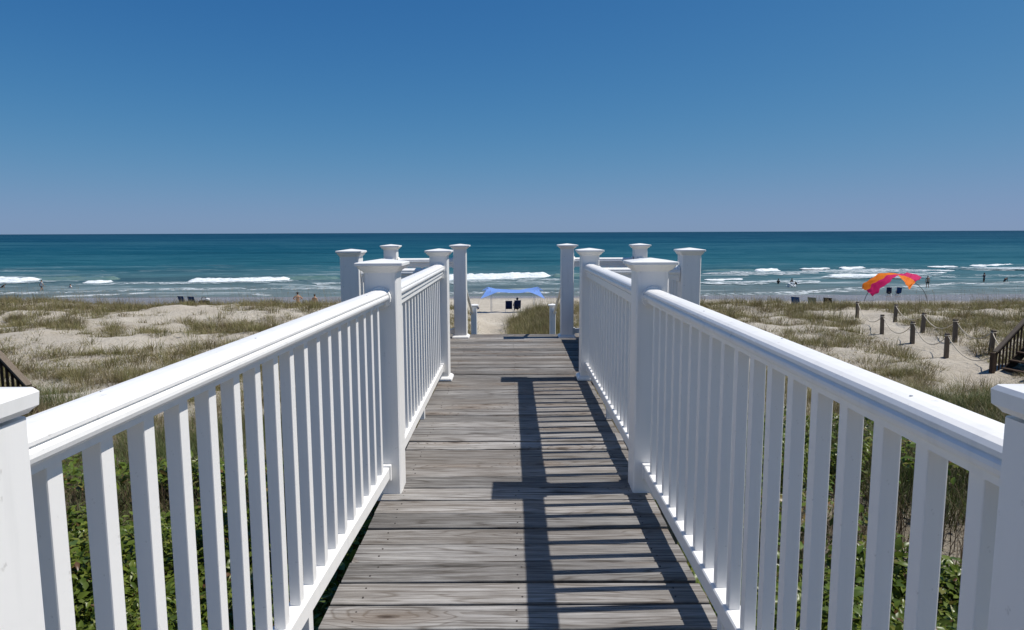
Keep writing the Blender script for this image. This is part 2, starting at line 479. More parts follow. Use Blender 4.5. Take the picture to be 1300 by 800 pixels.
S.append(crest('c', [(70, 376), (110, 374.8), (153, 373.8)], 0.036, 0.41, 1.42, LACE, .9, 33, .02))
S.append(crest('c', [(162, 373.2), (175, 372.6), (188, 372.4)], 0.036, 0.41, 1.14, LACE, .9, 34, .02))
S.append(crest('c', [(305, 374.2), (320, 373.6), (345, 375)], 0.060, 0.41, 1.90, LACE, .9, 35, .02))
S.append(crest('c', [(560, 372), (630, 371.2), (720, 371), (760, 371.5)], 0.132, 0.68, 2.09, LACE, .7, 36, .02, .02))
S.append(crest('c', [(880, 375), (960, 373.4), (1010, 371.6), (1065, 368), (1110, 365)], 0.132, 0.81, 3.04, LACE, .7, 37, .02, .02))
S.append(crest('c', [(1100, 365.6), (1140, 364.4), (1175, 361.6), (1215, 359.6), (1300, 358.4), (1480, 356)], 0.096, 0.68, 2.28, LACE, .8, 38, .02, .02))
S.append(crest('c', [(590, 362.3), (640, 361.6), (720, 361)], 0.036, 0.41, 1.52, LACE, .95, 39, .05))
for q, (pts, w0, w1) in enumerate(((([-60, 359.4], [0, 359], [70, 358.4]), 3, 5), (([225, 359], [300, 358.4], [380, 357.4]), 3, 5), (([560, 357.5], [640, 357], [715, 356]), 4, 7), (([890, 348.5], [960, 347.6], [1040, 346.6]), 5, 7), (([1020, 345.5], [1100, 344.6], [1200, 343.6]), 6, 8),
        (([1040, 352.4], [1120, 351.6], [1220, 350.6]), 4, 6), (([1200, 342], [1260, 341.4], [1340, 340.6]), 6, 9), (([885, 360], [960, 359], [1040, 357.6]), 3, 4), (([90, 361.4], [170, 360.6], [260, 359.6]), 2, 3), (([395, 361], [430, 360.6], [560, 360]), 2, 4), (([1230, 351], [1290, 350.6], [1380, 350]), 3, 5))):
    S.append(crest('c', pts, .04, w0*.8, w1*.8, LACE, .9, 60+q, .16, .12))
joined('swash_foam', S)

# ------------------------------------------------------------------ boardwalk
YP = [0.645, 3.03, 5.40, 7.58]
XP = [0.62, 0.59, 0.59, 0.59]
LA = {-1: (-1.275, 5.38), 1: (1.37, 5.38)}; LB = {-1: (-1.34, 7.52), 1: (1.38, 7.52)}     # landing posts
boardwalk = thing('boardwalk', 'weathered grey plank boardwalk running straight toward the beach', 'boardwalk', (0, 0, 0))
bm = bmesh.new(); rr = random.Random(3)
pitch = .1415; y = -2.2; k = 0; screws = []
while y < 7.84:
    w = pitch - rr.choice((.005, .007, .009, .011, .014, .017))
    half = .600 + rr.uniform(-.006, .007)
    if y > 5.25: half = 1.48 + rr.uniform(-.006, .006)
    dz = rr.uniform(-.003, .003); n = 14
    x0, x1 = -half, half+rr.uniform(-.006, .006)
    tw = rr.uniform(-.0018, .0018); bw = rr.uniform(-.002, .002)
    rings = []
    for i in range(n+1):
        x = x0+(x1-x0)*i/n; s = 2*i/n-1
        z = dz + bw*s*s; yo = rr.uniform(-.0009, .0009); a, b = y+yo, y+w+rr.uniform(-.0009, .0009); t2 = tw*s; c = .004
        rings.append([(x, a, z-.036), (x, b, z-.036), (x, b, z-c+t2), (x, b-c*.4, z-c*.3+t2), (x, b-c, z+t2), (x, a+c, z-t2), (x, a+c*.4, z-c*.3-t2), (x, a, z-c-t2)])
    sections(bm, rings)
    for sx in (-.50, .0, .50):
        for q in (.28, .72): screws.append((sx+rr.uniform(-.012, .012), y+w*q+rr.uniform(-.006, .006), dz))
    y += pitch; k += 1
for f in bm.faces: f.material_index = 0
nf = len(bm.faces)
bm.faces.ensure_lookup_table()
for x, yy, z in screws:
    bmesh.ops.create_cone(bm, cap_ends=True, segments=8, radius1=.0032, radius2=.0030, depth=.004, matrix=Matrix.Translation((x, yy, z-.0004)))
bm.faces.ensure_lookup_table()
for f in bm.faces[nf:]: f.material_index = 1
obj('decking', bm, [DECK, SCREW], boardwalk)
DECK_END = y
for sx in (-.555, 0, .555):
    bm = bmesh.new(); box(bm, (sx, 2.8, -.135), (.04, 10.0, .19), .003); obj('stringer', bm, TIMBER, boardwalk)
for sx in (-1.35, 1.35):
    bm = bmesh.new(); box(bm, (sx, 6.6, -.135), (.04, 2.5, .19), .003); obj('stringer', bm, TIMBER, boardwalk)
for yy in YP:
    for sx in (-.46, .46):
        g = gz1(sx, yy); bm = bmesh.new(); box(bm, (sx, yy, (g-.4-.04)/2), (.14, .14, abs(g-.4)-.05), .004); obj('support_post', bm, TIMBER, boardwalk)
for yy in (5.5, 7.6):
    for sx in (-1.28, 1.28):
        g = gz1(sx, yy); bm = bmesh.new(); box(bm, (sx, yy, (g-.4-.04)/2), (.14, .14, abs(g-.4)-.05), .004); obj('support_post', bm, TIMBER, boardwalk)

# ------------------------------------------------------------------ white posts
PW = .070                                   # half width of a sleeve
def post_parts(root, h, hw=PW, below=.0, trim=False, flat=False, flare=1.48):
    bm = bmesh.new(); sections(bm, [sq(hw, -below), sq(hw, h-.035)]); obj('sleeve', bm, VINYL, root)
    e = hw*flare
    bm = bmesh.new()
    if flat: sections(bm, [sq(hw+.002, h-.030), sq(hw+.005, h-.026), sq(hw+.009, h-.022, .004), sq(hw+.010, h-.006, .004), sq(hw+.006, h-.001, .004), sq(.006, h+.007, .002)])
    else: sections(bm, [sq(hw+.003, h-.050), sq(hw+.005, h-.045), sq(min(hw+.013, e-.016), h-.041), sq(min(hw+.018, e-.013), h-.034), sq(min(hw+.024, e-.010), h-.028), sq(e-.008, h-.023), sq(e-.001, h-.021, .003), sq(e, h-.020, .003), sq(e, h-.009, .003), sq(e-.003, h-.007, .003), sq(.006, h+.007, .002)])
    obj('cap', bm, VINYL, root)
    if trim:
        bm = bmesh.new(); sections(bm, [sq(hw+.024, .002), sq(hw+.024, .016), sq(hw+.016, .026), sq(hw+.004, .034)]); obj('base_trim', bm, VINYL, root)
PH = 1.035
G_POST = 'white railing posts of the boardwalk'
posts = [
 ((-.662, .722), 'white post cut off by the left edge of the photo, nearest on the left', False),
 ((.588, .665), 'white post cut off by the right edge of the photo, nearest on the right', False),
 ((-XP[1], YP[1]), 'white capped post joining the two left railings, widest cap on the left', False),
 ((XP[1], YP[1]), 'white capped post joining the two right railings, widest cap on the right', False),
 ((-XP[2], YP[2]), 'white post with base trim where the left railing ends, sunlit inner side', True),
 ((XP[2], YP[2]), 'white post with base trim where the right railing ends, shaded inner side', True),
 ((-XP[3], YP[3]), 'white post left of the stair head, framing the blue canopy', True),
 ((XP[3], YP[3]), 'white post right of the stair head, framing the blue canopy', True),
 (LA[-1], 'white outer post of the left landing nearer the viewer, grey shaded front', True),
 (LA[1], 'white outer post of the right landing nearer the viewer, grey shaded front', True),
 (LB[-1], 'white outer post of the left landing on the sea side, small cap above the rails', True),
 (LB[1], 'white outer post of the right landing on the sea side, small cap above the rails', True)]
for (x, yy), lab, trim in posts:
    t = thing('railing_post', lab, 'post', (x, yy, 0.0), 0, G_POST)
    post_parts(t, (.986 if x < 0 else .998) if yy < 1 else (1.045 if yy < 4 else PH), .0745 if (abs(x) > 1 and yy < 6) else PW, .0 if trim else .03, trim, yy < 1, 1.36 if (abs(x) > 1 and yy < 6) else (1.58 if yy > 7 and abs(x) < 1 else 1.48))

# ------------------------------------------------------------------ white railings
RAIL_TOP = .920
def rail_profile():
    half = [(.0265, -.100), (.0265, -.074), (.034, -.071), (.034, -.058), (.030, -.055), (.030, -.050), (.041, -.047), (.0445, -.041), (.0455, -.033),
            (.0435, -.027), (.0405, -.0235), (.0425, -.019), (.041, -.0125), (.035, -.0065), (.025, -.002), (.012, 0.0)]
    return [(x, z) for x, z in half] + [(-x, z) for x, z in reversed(half)]
RP = rail_profile()
_h = [(x*.93, z*.95) for x, z in [(.027, -.063), (.027, -.049), (.0385, -.0465), (.0435, -.041), (.0455, -.034), (.0445, -.0275), (.0415, -.0235), (.0385, -.022), (.0385, -.020), (.0415, -.0185), (.0415, -.013), (.036, -.0065), (.026, -.002), (.012, 0.0)]]
RP_SLIM = _h + [(-x, z) for x, z in reversed(_h)]           # the first pair of railings has a lower hand rail
BRP = [(.026, -.052), (.026, -.004), (.022, 0), (-.022, 0), (-.026, -.004), (-.026, -.052)]
def extrude(bm, prof, L0, L1, z):
    sections(bm, [[(L, x, z+q) for x, q in prof] for L in (L0, L1)])
def baluster_mesh(h):
    bm = bmesh.new(); box(bm, (0, 0, h/2), (.031, .031, h), .0025)
    me = bpy.data.meshes.new('baluster'); bm.to_mesh(me); bm.free(); me.materials.append(VINYL); return me
BAL_H = RAIL_TOP-.098-.130
BAL = baluster_mesh(BAL_H); BAL_TALL = baluster_mesh(BAL_H+.037)
def railing(a, b, label, group, nb=18, feet=1, slim=False, drop=0.0):
    a = Vector((*a, 0)); b = Vector((*b, 0)); d = b-a; L = d.length; d.normalize()
    t = thing('railing', label, 'railing', a-Vector((0, 0, drop)), math.atan2(d.y, d.x), group)
    L0, L1 = PW+.006*(abs(a.x) > 1), L-PW-.006*(abs(b.x) > 1 and b.y < 6)
    bm = bmesh.new(); extrude(bm, RP_SLIM if slim else RP, L0+.001, L1-.001, RAIL_TOP); r = obj('top_rail', bm, VINYL, t)
    bm = bmesh.new(); extrude(bm, BRP, L0+.001, L1-.001, .132); obj('bottom_rail', bm, VINYL, t)
    step = (L1-L0-.036)/(nb+.55)
    for i in range(nb):
        q = obj('baluster', BAL_TALL if slim else BAL, None, t); q.location = (L0+.018+step*(i+.775), 0, .130)
    for s, Le in ((1, L0), (-1, L1)):
        bm = bmesh.new()
        box(bm, (Le+s*.009, 0, RAIL_TOP-(.046 if slim else .062)), (.016, .070, .052 if slim else .092), .004)
        tube(bm, [(Le+s*.001, 0, RAIL_TOP-.036), (Le+s*.015, 0, RAIL_TOP-.036)], [.050, .0475], 20)
        obj('rail_bracket', bm, VINYL, t)
        bm = bmesh.new(); box(bm, (Le+s*.012, 0, .104), (.022, .066, .074), .005); obj('rail_bracket', bm, VINYL, t)
    for i in range(4):
        bm = bmesh.new(); bmesh.ops.create_cone(bm, cap_ends=True, segments=10, radius1=.0028, radius2=.0024, depth=.003, matrix=Matrix.Translation((L0+(L1-L0)*(.12+.25*i), .012*(-1)**i, RAIL_TOP-.0002)))
        obj('screw', bm, ALU, t)
    for i in range(feet):
        Lm = L0+(L1-L0)*(i+1)/(feet+1)
        bm = bmesh.new(); box(bm, (Lm, 0, .0395), (.036, .036, .079), .002); obj('support_block', bm, VINYL, t)
    return t
G_R = 'white baluster railings of the boardwalk'
P0 = {-1: (-.662, .722), 1: (.588, .665)}
def pv(i, s): return P0[s] if i == 0 else (s*XP[i], YP[i])
railing(pv(0, -1), pv(1, -1), 'white railing along the near left side, balusters lit on their right faces', G_R, slim=True)
railing(pv(0, 1), pv(1, 1), 'white railing along the near right side, casting striped shadows on the planks', G_R, slim=True)
railing(pv(1, -1), pv(2, -1), 'white railing on the left beyond the first post pair, up to the landing', G_R)
railing(pv(1, 1), pv(2, 1), 'white railing on the right beyond the first post pair, up to the landing', G_R)
for s, side in ((-1, 'left'), (1, 'right')):
    railing(LA[s], (s*XP[2], YP[2]), f'short white railing on the near side of the {side} landing', G_R, 6, 0, False, .033)
    railing(LB[s], (s*XP[3], YP[3]), f'short white railing on the sea side of the {side} landing', G_R, 6, 0, False, .033)
    railing(LA[s], LB[s], f'white railing along the outer edge of the {side} landing', G_R, 18, 0, False, .036)
    # built-in bench of the landing
    t = thing('landing_bench', f'grey plank bench inside the {side} landing railings', 'bench', (s*1.03, 6.55, 0), 0, 'benches of the landing')
    bm = bmesh.new()
    for i in range(4): box(bm, (-.195+.13*i, 0, .43), (.124, 1.75, .036), .004)
    obj('seat', bm, DECK, t)
    for yy in (-.72, .72):
        bm = bmesh.new(); box(bm, (0, yy, .207), (.42, .09, .406), .004); obj('leg', bm, TIMBER, t)

# ------------------------------------------------------------------ stairs to the beach
st = thing('staircase', 'plank stairs dropping from the end of the boardwalk to the sand', 'stairs', (0, DECK_END, 0))
run, rise = .30, .135
g_end = gz1(0, DECK_END+6)
nst = int(abs(g_end)/rise)+1
for i in range(nst):
    bm = bmesh.new(); box(bm, (0, run*(i+.5)+.01, -rise*(i+1)-.02), (1.15, run-.01, .038), .004); obj('tread', bm, DECK, st)
for sx in (-.56, .56):
    bm = bmesh.new()
    L = nst*run; ang = -math.atan2(rise, run)
    box(bm, (sx, L/2, -rise*nst/2-.22), (.045, math.hypot(L, rise*nst), .22), .003, Matrix.Rotation(ang, 4, 'X')); obj('stringer', bm, TIMBER, st)
SP_Y = 10.4; z_top = 1.165-.1046*SP_Y*1.0
for s, side in ((-1, 'left'), (1, 'right')):
    t = thing('stair_post', f'slim white post with flat cap down on the {side} side of the beach stairs', 'post', (s*.60, SP_Y, z_top-1.15), 0, 'slim white posts of the beach stairs')
    post_parts(t, 1.15, .045)
    hr = thing('stair_handrail', f'thin white handrail sloping from the {side} post at the stair head', 'handrail', (s*.625, YP[3]+PW, 0))
    bm = bmesh.new()
    p0 = (0, 0, .86); p1 = (0, SP_Y-YP[3]-PW-.04, z_top-.12)
    tube(bm, [(0, p0[1]+.001, p0[2]), p1], .019, 12); obj('rail', bm, VINYL, hr)
    for p in (p0, p1):
        bm = bmesh.new(); tube(bm, [(0, p[1]-.0 if p is p0 else p[1]-.012, p[2]), (0, p[1]+.014 if p is p0 else p[1]+.001, p[2])], .032, 14); obj('bracket', bm, VINYL, hr)

# ------------------------------------------------------------------ dark side stairs
def side_stair(foot, ang, label, h=2.2):
    t = thing('wooden_stairs', label, 'stairs', foot, ang, 'dark wooden stairs down to the sand')
    n = 11; rn, rs = .26, .225; W = 1.2
    L = n*rn; H = n*rs; a = math.atan2(rs, rn)
    for sy in (-W/2, W/2):
        bm = bmesh.new(); box(bm, (L/2+.1, sy, H/2-.05), (math.hypot(L, H), .045, .25), .004, Matrix.Rotation(-a, 4, 'Y')); obj('stringer', bm, DARKWOOD, t)
        for i, (x, z) in enumerate(((0, 0), (L+.15, H))):
            bm = bmesh.new(); box(bm, (x, sy, z+.28), (.11, .11, 1.24), .004); obj('newel_post', bm, DARKWOOD, t)
        bm = bmesh.new(); box(bm, (L/2+.08, sy, H/2+.94), (math.hypot(L, H)+.05, .13, .045), .006, Matrix.Rotation(-a, 4, 'Y')); obj('handrail', bm, POSTWOOD, t)
        bm = bmesh.new(); box(bm, (L/2+.08, sy, H/2+.86), (math.hypot(L, H)-.1, .04, .10), .004, Matrix.Rotation(-a, 4, 'Y')); obj('handrail', bm, DARKWOOD, t)
        for i in range(22):
            f = (i+.8)/22.6; x = .06+L*f; z = H*f
            bm = bmesh.new(); box(bm, (x, sy+.03, z+.48), (.036, .036, .86), .002); obj('baluster', bm, DARKWOOD, t)
    for i in range(n):
        bm = bmesh.new(); box(bm, (rn*(i+.5)+.05, 0, rs*(i+1)-.02), (rn+.02, W-.05, .04), .004); obj('tread', bm, DARKWOOD, t)
    bm = bmesh.new()
    for i in range(14): box(bm, (L+.2+.14*(i+.5), 0, H-.02), (.133, W+.1, .036), .003)
    obj('platform', bm, DARKWOOD, t)
    for x in (L+.4, L+2.0):
        for sy in (-.5, .5):
            bm = bmesh.new(); box(bm, (x, sy, H/2-.6), (.13, .13, H+1.1), .004); obj('support_post', bm, DARKWOOD, t)
    return t
fr = at(1259, 474); fl = at(50, 540)
dr = Vector((1, .28, 0)).normalized(); nr = Vector((-dr.y, dr.x, 0))
side_stair((fr.x-nr.x*.6, fr.y-nr.y*.6, fr.z-.30), math.atan2(dr.y, dr.x), 'dark brown wooden stairs with balusters at the end of the roped sand path')
dl = Vector((-1, .28, 0)).normalized()
side_stair((fl.x-.66, fl.y, fl.z-.32), math.atan2(dl.y, dl.x), 'dark brown wooden stairs with balusters on the far left above the near post')

# ------------------------------------------------------------------ rope line of the sand path
left_row = [(1201, 455), (1158, 436.6), (1119.5, 424.6), (1088, 404)]
right_row = [(1257.5, 450.5), (1212, 434), (1171, 423), (1136, 409)]
ltxt = ['nearest post of the left rope line on the sand path', 'second nearest post of the left rope line on the sand path', 'third nearest post of the left rope line, past the middle of the path', 'farthest post of the left rope line, below the orange and pink canopy']
rtxt = ['nearest post of the right rope line, just behind the dark stairs', 'second nearest post of the right rope line, before dry grass', 'third nearest post of the right rope line, beside a dark grass clump', 'farthest post of the right rope line, under the crest grass']
def rope_row(row, txt, side):
    tops = []
    for (px, py), lab in zip(row, txt):
        p = at(px, py); rd = random.Random(px)
        t = thing('rope_post', 'wooden ' + lab, 'post', p, rd.uniform(-.3, .3), 'wooden posts of the rope lines')
        t.rotation_euler = (rd.uniform(-.04, .04), rd.uniform(-.04, .04), rd.uniform(-.3, .3))
        bm = bmesh.new(); sections(bm, [sq(.066, -.25, .012), sq(.064, .80, .012), sq(.058, .815, .012)]); obj('shaft', bm, POSTWOOD, t)
        bm = bmesh.new()
        tube(bm, [(.078*math.cos(a), .078*math.sin(a), .735) for a in np.linspace(0, 2*math.pi, 17)], .014, 6); obj('rope_loop', bm, ROPE, t)
        tops.append(p + Vector((0, 0, .74)))
    names = ['nearest', 'middle', 'farthest']
    for i in range(3):
        a, b = tops[i], tops[i+1]; bm = bmesh.new()
        sag = .52 if side == 'left' else .40
        pts = [a.lerp(b, s) - Vector((0, 0, sag*(1-(2*s-1)**2))) for s in np.linspace(.01, .99, 18)]
        for q in pts: q.z = max(q.z, gz1(q.x, q.y)+.03)
        tube(bm, pts, .016, 6)
        tag(obj('rope', bm, ROPE), f'tan rope sagging along the {side} side of the sand path, {names[i]} span', 'rope', 'sagging ropes of the sand path')
    return tops
tl = rope_row(left_row, ltxt, 'left'); tr_ = rope_row(right_row, rtxt, 'right')
for tp, side, endp in ((tl[0], 'left', Vector((fr.x, fr.y, fr.z+.5))), (tr_[0], 'right', Vector((fr.x+.9, fr.y+.25, fr.z+1.0)))):
    bm = bmesh.new()
    pts = [tp.lerp(endp, s) - Vector((0, 0, .42*(1-(2*s-1)**2))) for s in np.linspace(.02, .97, 16)]
    for q in pts: q.z = max(q.z, gz1(q.x, q.y)+.03)
    tube(bm, pts, .016, 6)
    tag(obj('rope', bm, ROPE), f'tan rope running from the nearest {side} post to the dark stairs', 'rope', 'sagging ropes of the sand path')

# ------------------------------------------------------------------ vegetation
def blades(root, h, lean, az, w, curve=None):
    """root (n,3); arrays -> one mesh data of bent tapering blades"""
    n = len(h); T = np.array([0, .38, .72, 1.0])
    d = np.stack([np.cos(az), np.sin(az), np.zeros(n)], 1)
    tw = az + np.pi/2 + RNG.uniform(-.9, .9, n)
    sv = np.stack([np.cos(tw), np.sin(tw), np.zeros(n)], 1)
    V = np.zeros((n, 7, 3)); idx = 0
    for k, t in enumerate(T):
        c = root + d*(lean*t**1.8)[:, None]
        c = c.copy(); c[:, 2] += h*(t - .28*t**2.4*np.clip(lean/np.maximum(h, .01), 0, 1.3))
        if k < 3:
            ww = (w*(1-.55*t))[:, None]*.5
            V[:, idx] = c-sv*ww; V[:, idx+1] = c+sv*ww; idx += 2
        else: V[:, 6] = c
    base = (np.arange(n)*7)[:, None]
    F4 = np.concatenate([base+np.array([[0, 1, 3, 2]]), base+np.array([[2, 3, 5, 4]])])
    F3 = base+np.array([[4, 5, 6]])
    return V.reshape(-1, 3), F3, F4

def ell(px, py, rx, ry): p = at(px, py); return (p.x, p.y, rx*.8, ry*.8)
BARE = [ell(165, 408, 3.6, 2.0), ell(215, 398, 2.4, 1.6), ell(60, 436, 3.0, 1.3), ell(100, 462, 1.6, 1.6), ell(120, 446, 1.8, .8), ell(15, 425, 1.5, .8), ell(75, 424, 1.3, .7),
        ell(230, 425, 1.6, .8), ell(290, 400, 2.2, .9), ell(375, 398, 2.0, .9), ell(345, 412, 1.6, .6), ell(130, 498, 1.6, .7), ell(180, 505, 1.2, .8), ell(60, 492, 1.0, .8),
        ell(243, 391, 2.8, 3.2), ell(243, 386, 2.8, 3), ell(1200, 397, 2.2, .9), ell(1260, 400, 2.4, 1.2), ell(1000, 412, 1.6, .7), ell(1060, 402, 2.0, .8), ell(985, 426, 1.2, .6), ell(940, 408, 1.2, .6), ell(1075, 440, 1.2, .7), ell(1105, 470, 1.0, .5), ell(1250, 488, 1.0, .9),
        ell(1010, 660, .5, .6), ell(1060, 640, .5, .7), ell(1030, 545, 1.0, .7), ell(1090, 500, 1.0, .6)]
LUSH = [ell(130, 482, 1.8, .9), ell(150, 465, 1.3, .9), ell(215, 445, 1.8, .8), ell(180, 470, 1.5, .7), ell(180, 425, 1.3, .5), ell(115, 425, 1.1, .5),
        ell(1190, 478, 1.9, .7), ell(1150, 470, 1.3, .6), ell(1230, 482, .9, .6), ell(1140, 440, 1.3, .6), ell(1050, 440, 1.5, .6), ell(1230, 430, 1.0, .8), ell(1010, 400, 2.0, .9), ell(950, 400, 2.0, .8), ell(1185, 410, 1.3, .8), ell(1160, 425, .7, .5), ell(1290, 430, 1.4, 1.2)]
def in_ell(L, x, y, soft=.35, seed=77):
    m = np.zeros_like(x); wob = 1 + .7*(fbm(x*.9, y*.9, seed, 3)-.5)
    for cx, cy, rx, ry in L:
        r = np.sqrt(((x-cx)/rx)**2+((y-cy)/ry)**2)/wob
        m = np.maximum(m, np.clip((1+soft-r)/(2*soft), 0, 1))
    return m
PATH = [at(*q) for q in ((1255, 490), (1232, 462), (1186, 440), (1145, 426), (1113, 408), (1095, 398))]
def path_mask(x, y):
    m = np.zeros_like(x)
    for a, b in zip(PATH, PATH[1:]):
        ax, ay, bx, by = a.x, a.y, b.x, b.y
        t = np.clip(((x-ax)*(bx-ax)+(y-ay)*(by-ay))/((bx-ax)**2+(by-ay)**2), 0, 1)
        dd = np.hypot(x-ax-t*(bx-ax), y-ay-t*(by-ay))
        m = np.maximum(m, np.clip((1.15-dd)/.3, 0, 1))
    # the sand path straight ahead of the beach stairs
    cx = np.interp(y, [10, 26, 31, 38, 50], [0, -.4, -.8, -1.2, -1.0]); hw = np.interp(y, [10, 28, 36, 42, 50], [1.0, 1.2, 1.25, 1.6, 4.0])
    m = np.maximum(m, np.where(y > 9, np.clip((hw-np.abs(x-cx))/.3, 0, 1), 0))
    return m
def density(x, y):
    n = fbm(x*.36+3, y*.44, 101, 4); n2 = fbm(x*1.25, y*1.6, 140, 2)
    v = .36*n + .64*n2
    thr = np.interp(y, [8, 14, 22, 30, 35, 38.5, 44, 46], [.43, .425, .455, .45, .43, .365, .37, .58])
    d = np.clip((v-thr)/.06, 0, 1)
    d = np.maximum(d*(1-.96*in_ell(BARE, x, y, .3)), in_ell(LUSH, x, y, .25, 78)*np.clip((n2-.36)/.12, 0, 1))
    d = np.maximum(d, .06)*(1-path_mask(x, y))
    clump = np.exp(-(((x-1.35)/1.5)**2+((y-35)/5.5)**2))           # big clump beside the centre path
    d = np.maximum(d, np.where((clump > .42) & (x > .0), 1, 0))
    return d
def scatter(n, y0, y1, spread=.80):
    y = np.sqrt(RNG.uniform(y0**2, y1**2, n)); x = RNG.uniform(-1, 1, n)*(y*spread+2.5)
    return x, y
def tufts_to_blades(x, y, nb, hmin, hmax, rad, w, lean_f=1.05, zoff=-.02):
    k = RNG.integers(int(nb*.6), int(nb*1.5)+1, len(x)); ti = np.repeat(np.arange(len(x)), k); n = len(ti)
    hs = (hmin+(hmax-hmin)*RNG.uniform(0, 1, len(x))**2.0)*(.65+.7*fbm(x*.3, y*.3, 222, 2)); r = RNG.uniform(0, 1, n)**.6*rad; a = RNG.uniform(0, 2*np.pi, n)
    rx = x[ti]+r*np.cos(a); ry = y[ti]+r*np.sin(a)
    root = np.stack([rx, ry, gz(rx, ry)+zoff], 1)
    az = a + RNG.normal(0, .7, n)
    h = hs[ti]*RNG.uniform(.45, 1.1, n)
    lean = h*np.abs(RNG.normal(.30, .30, n))*lean_f + r*.6
    return blades(root, h, lean, az, w*RNG.uniform(.6, 1.4, n))

GRASS = mat_leaf('dune_grass_blades', [(0, (.27, .225, .105)), (.2, (.175, .168, .050)), (.42, (.125, .140, .038)), (.62, (.215, .195, .070)), (.8, (.34, .285, .145)), (1, (.14, .105, .05))], .25, .6, ((.195, .145, .085), (.19, .165, .062)))
GREEN = mat_leaf('green_grass_blades', [(0, (.075, .11, .025)), (.35, (.10, .14, .035)), (.6, (.055, .085, .02)), (.85, (.17, .165, .06)), (1, (.22, .18, .09))], .25, .55)
DRY = mat_leaf('dry_grass_blades', [(0, (.26, .21, .13)), (.4, (.20, .155, .09)), (.7, (.14, .105, .06)), (1, (.32, .27, .18))], .2, .7)
STALK = mat_leaf('sea_oat_stalks', [(0, (.20, .16, .085)), (.5, (.13, .115, .055)), (1, (.27, .22, .12))], .2, .7)

V = []; F3 = []; F4 = []
def add(part, store):
    v, a, b = part; off = sum(len(q) for q in store[0])
    store[0].append(v); store[1].append(a+off); store[2].append(b+off)
def flush(name, store, mat):
    return obj(name, mesh_np(name, np.concatenate(store[0]), np.concatenate(store[1]), np.concatenate(store[2])), mat)
st_ = ([], [], [])
for (n, y0, y1, nb, h0, h1, rad, w) in ((6200, 34, 46, 32, .12, .70, .36, .016), (6800, 20, 34, 46, .10, .62, .36, .013), (3600, 11.5, 20, 66, .12, .55, .34, .008)):
    x, y = scatter(n, y0, y1); keep = RNG.uniform(0, 1, n) < density(x, y)
    x, y = x[keep], y[keep]
    add(tufts_to_blades(x, y, nb, h0, h1, rad, w), st_)
n = 420; x = RNG.normal(1.05, .75, n); y = RNG.uniform(28, 40, n); k = (x > -.22+.08*np.sin(y*3)) & (x < 3.0); x, y = x[k], y[k]
add(tufts_to_blades(x, y, 34, .45, .95, .25, .010), st_)
o = flush('dune_grass', st_, GRASS); tag(o, 'olive and tan dune grass growing in tufts over the pale sand', 'grass', kind='stuff')
# dead litter lying low on the sand
st_ = ([], [], [])
x, y = scatter(9000, 11, 44); keep = (RNG.uniform(0, 1, len(x)) < .22 + .5*density(x, y)) & (path_mask(x, y) < .3); x, y = x[keep], y[keep]
add(tufts_to_blades(x, y, 7, .05, .16, .35, .009, 2.2), st_)
o = flush('dry_litter', st_, DRY); tag(o, 'dry straw coloured stems lying low between the grass tufts', 'dry grass', kind='stuff')
# sea oats: thin tall stalks with drooping seed heads on the crest
st_ = ([], [], [])
n = 2300
y = RNG.uniform(33, 45, n); x = RNG.uniform(-1, 1, n)*(y*.80+2); keep = (RNG.uniform(0, 1, n) < .25+.75*(density(x, y) > .3)) & (path_mask(x, y) < .2) & (fbm(x*.25, y*.2, 301, 2) > .40)
x, y = x[keep], y[keep]; n = len(x)
root = np.stack([x, y, gz(x, y)], 1)
h = RNG.uniform(.7, 1.35, n); az = RNG.normal(2.9, .6, n)
add(blades(root, h, h*RNG.uniform(.08, .28, n), az, np.full(n, .009)), st_)
n2 = n*3
tip = np.repeat(root, 3, 0); hh = np.repeat(h, 3); aa = np.repeat(az, 3)
tip[:, 2] += hh*RNG.uniform(.80, .97, n2); tip[:, 0] += np.cos(aa)*hh*.13; tip[:, 1] += np.sin(aa)*hh*.13
add(blades(tip, RNG.uniform(.02, .06, n2), RNG.uniform(.05, .12, n2), aa+RNG.normal(0, .6, n2), np.full(n2, .022)), st_)
o = flush('sea_oats', st_, STALK); tag(o, 'thin tall sea oat stalks standing along the dune crest', 'sea oats', kind='stuff')
# greener long grass between the leafy growth and the dunes
st_ = ([], [], [])
x, y = scatter(5200, 3.5, 14.5, 1.0); v = fbm(x*.5, y*.5, 401, 3); keep = (np.abs(x) > 1.2) & (v > np.interp(y, [3, 7, 10, 14.5], [.53, .47, .42, .52])) & (in_ell(BARE, x, y) < .5)
x, y = x[keep], y[keep]
add(tufts_to_blades(x, y, 42, .30, .65, .20, .0055, .9), st_)
o = flush('green_grass', st_, GREEN); tag(o, 'greener long grass beyond the leafy growth beside the boardwalk', 'grass', kind='stuff')
st_ = ([], [], [])
x, y = scatter(4200, 2.5, 13.5, 1.0); v = fbm(x*.6, y*.6, 431, 3); keep = (np.abs(x) > 1.2) & (v > .45); x, y = x[keep], y[keep]
add(tufts_to_blades(x, y, 26, .2, .5, .3, .005, 1.6), st_)
o = flush('brown_brush', st_, DRY); tag(o, 'brown dry brush tangled among the green growth near the boardwalk', 'brush', kind='stuff')

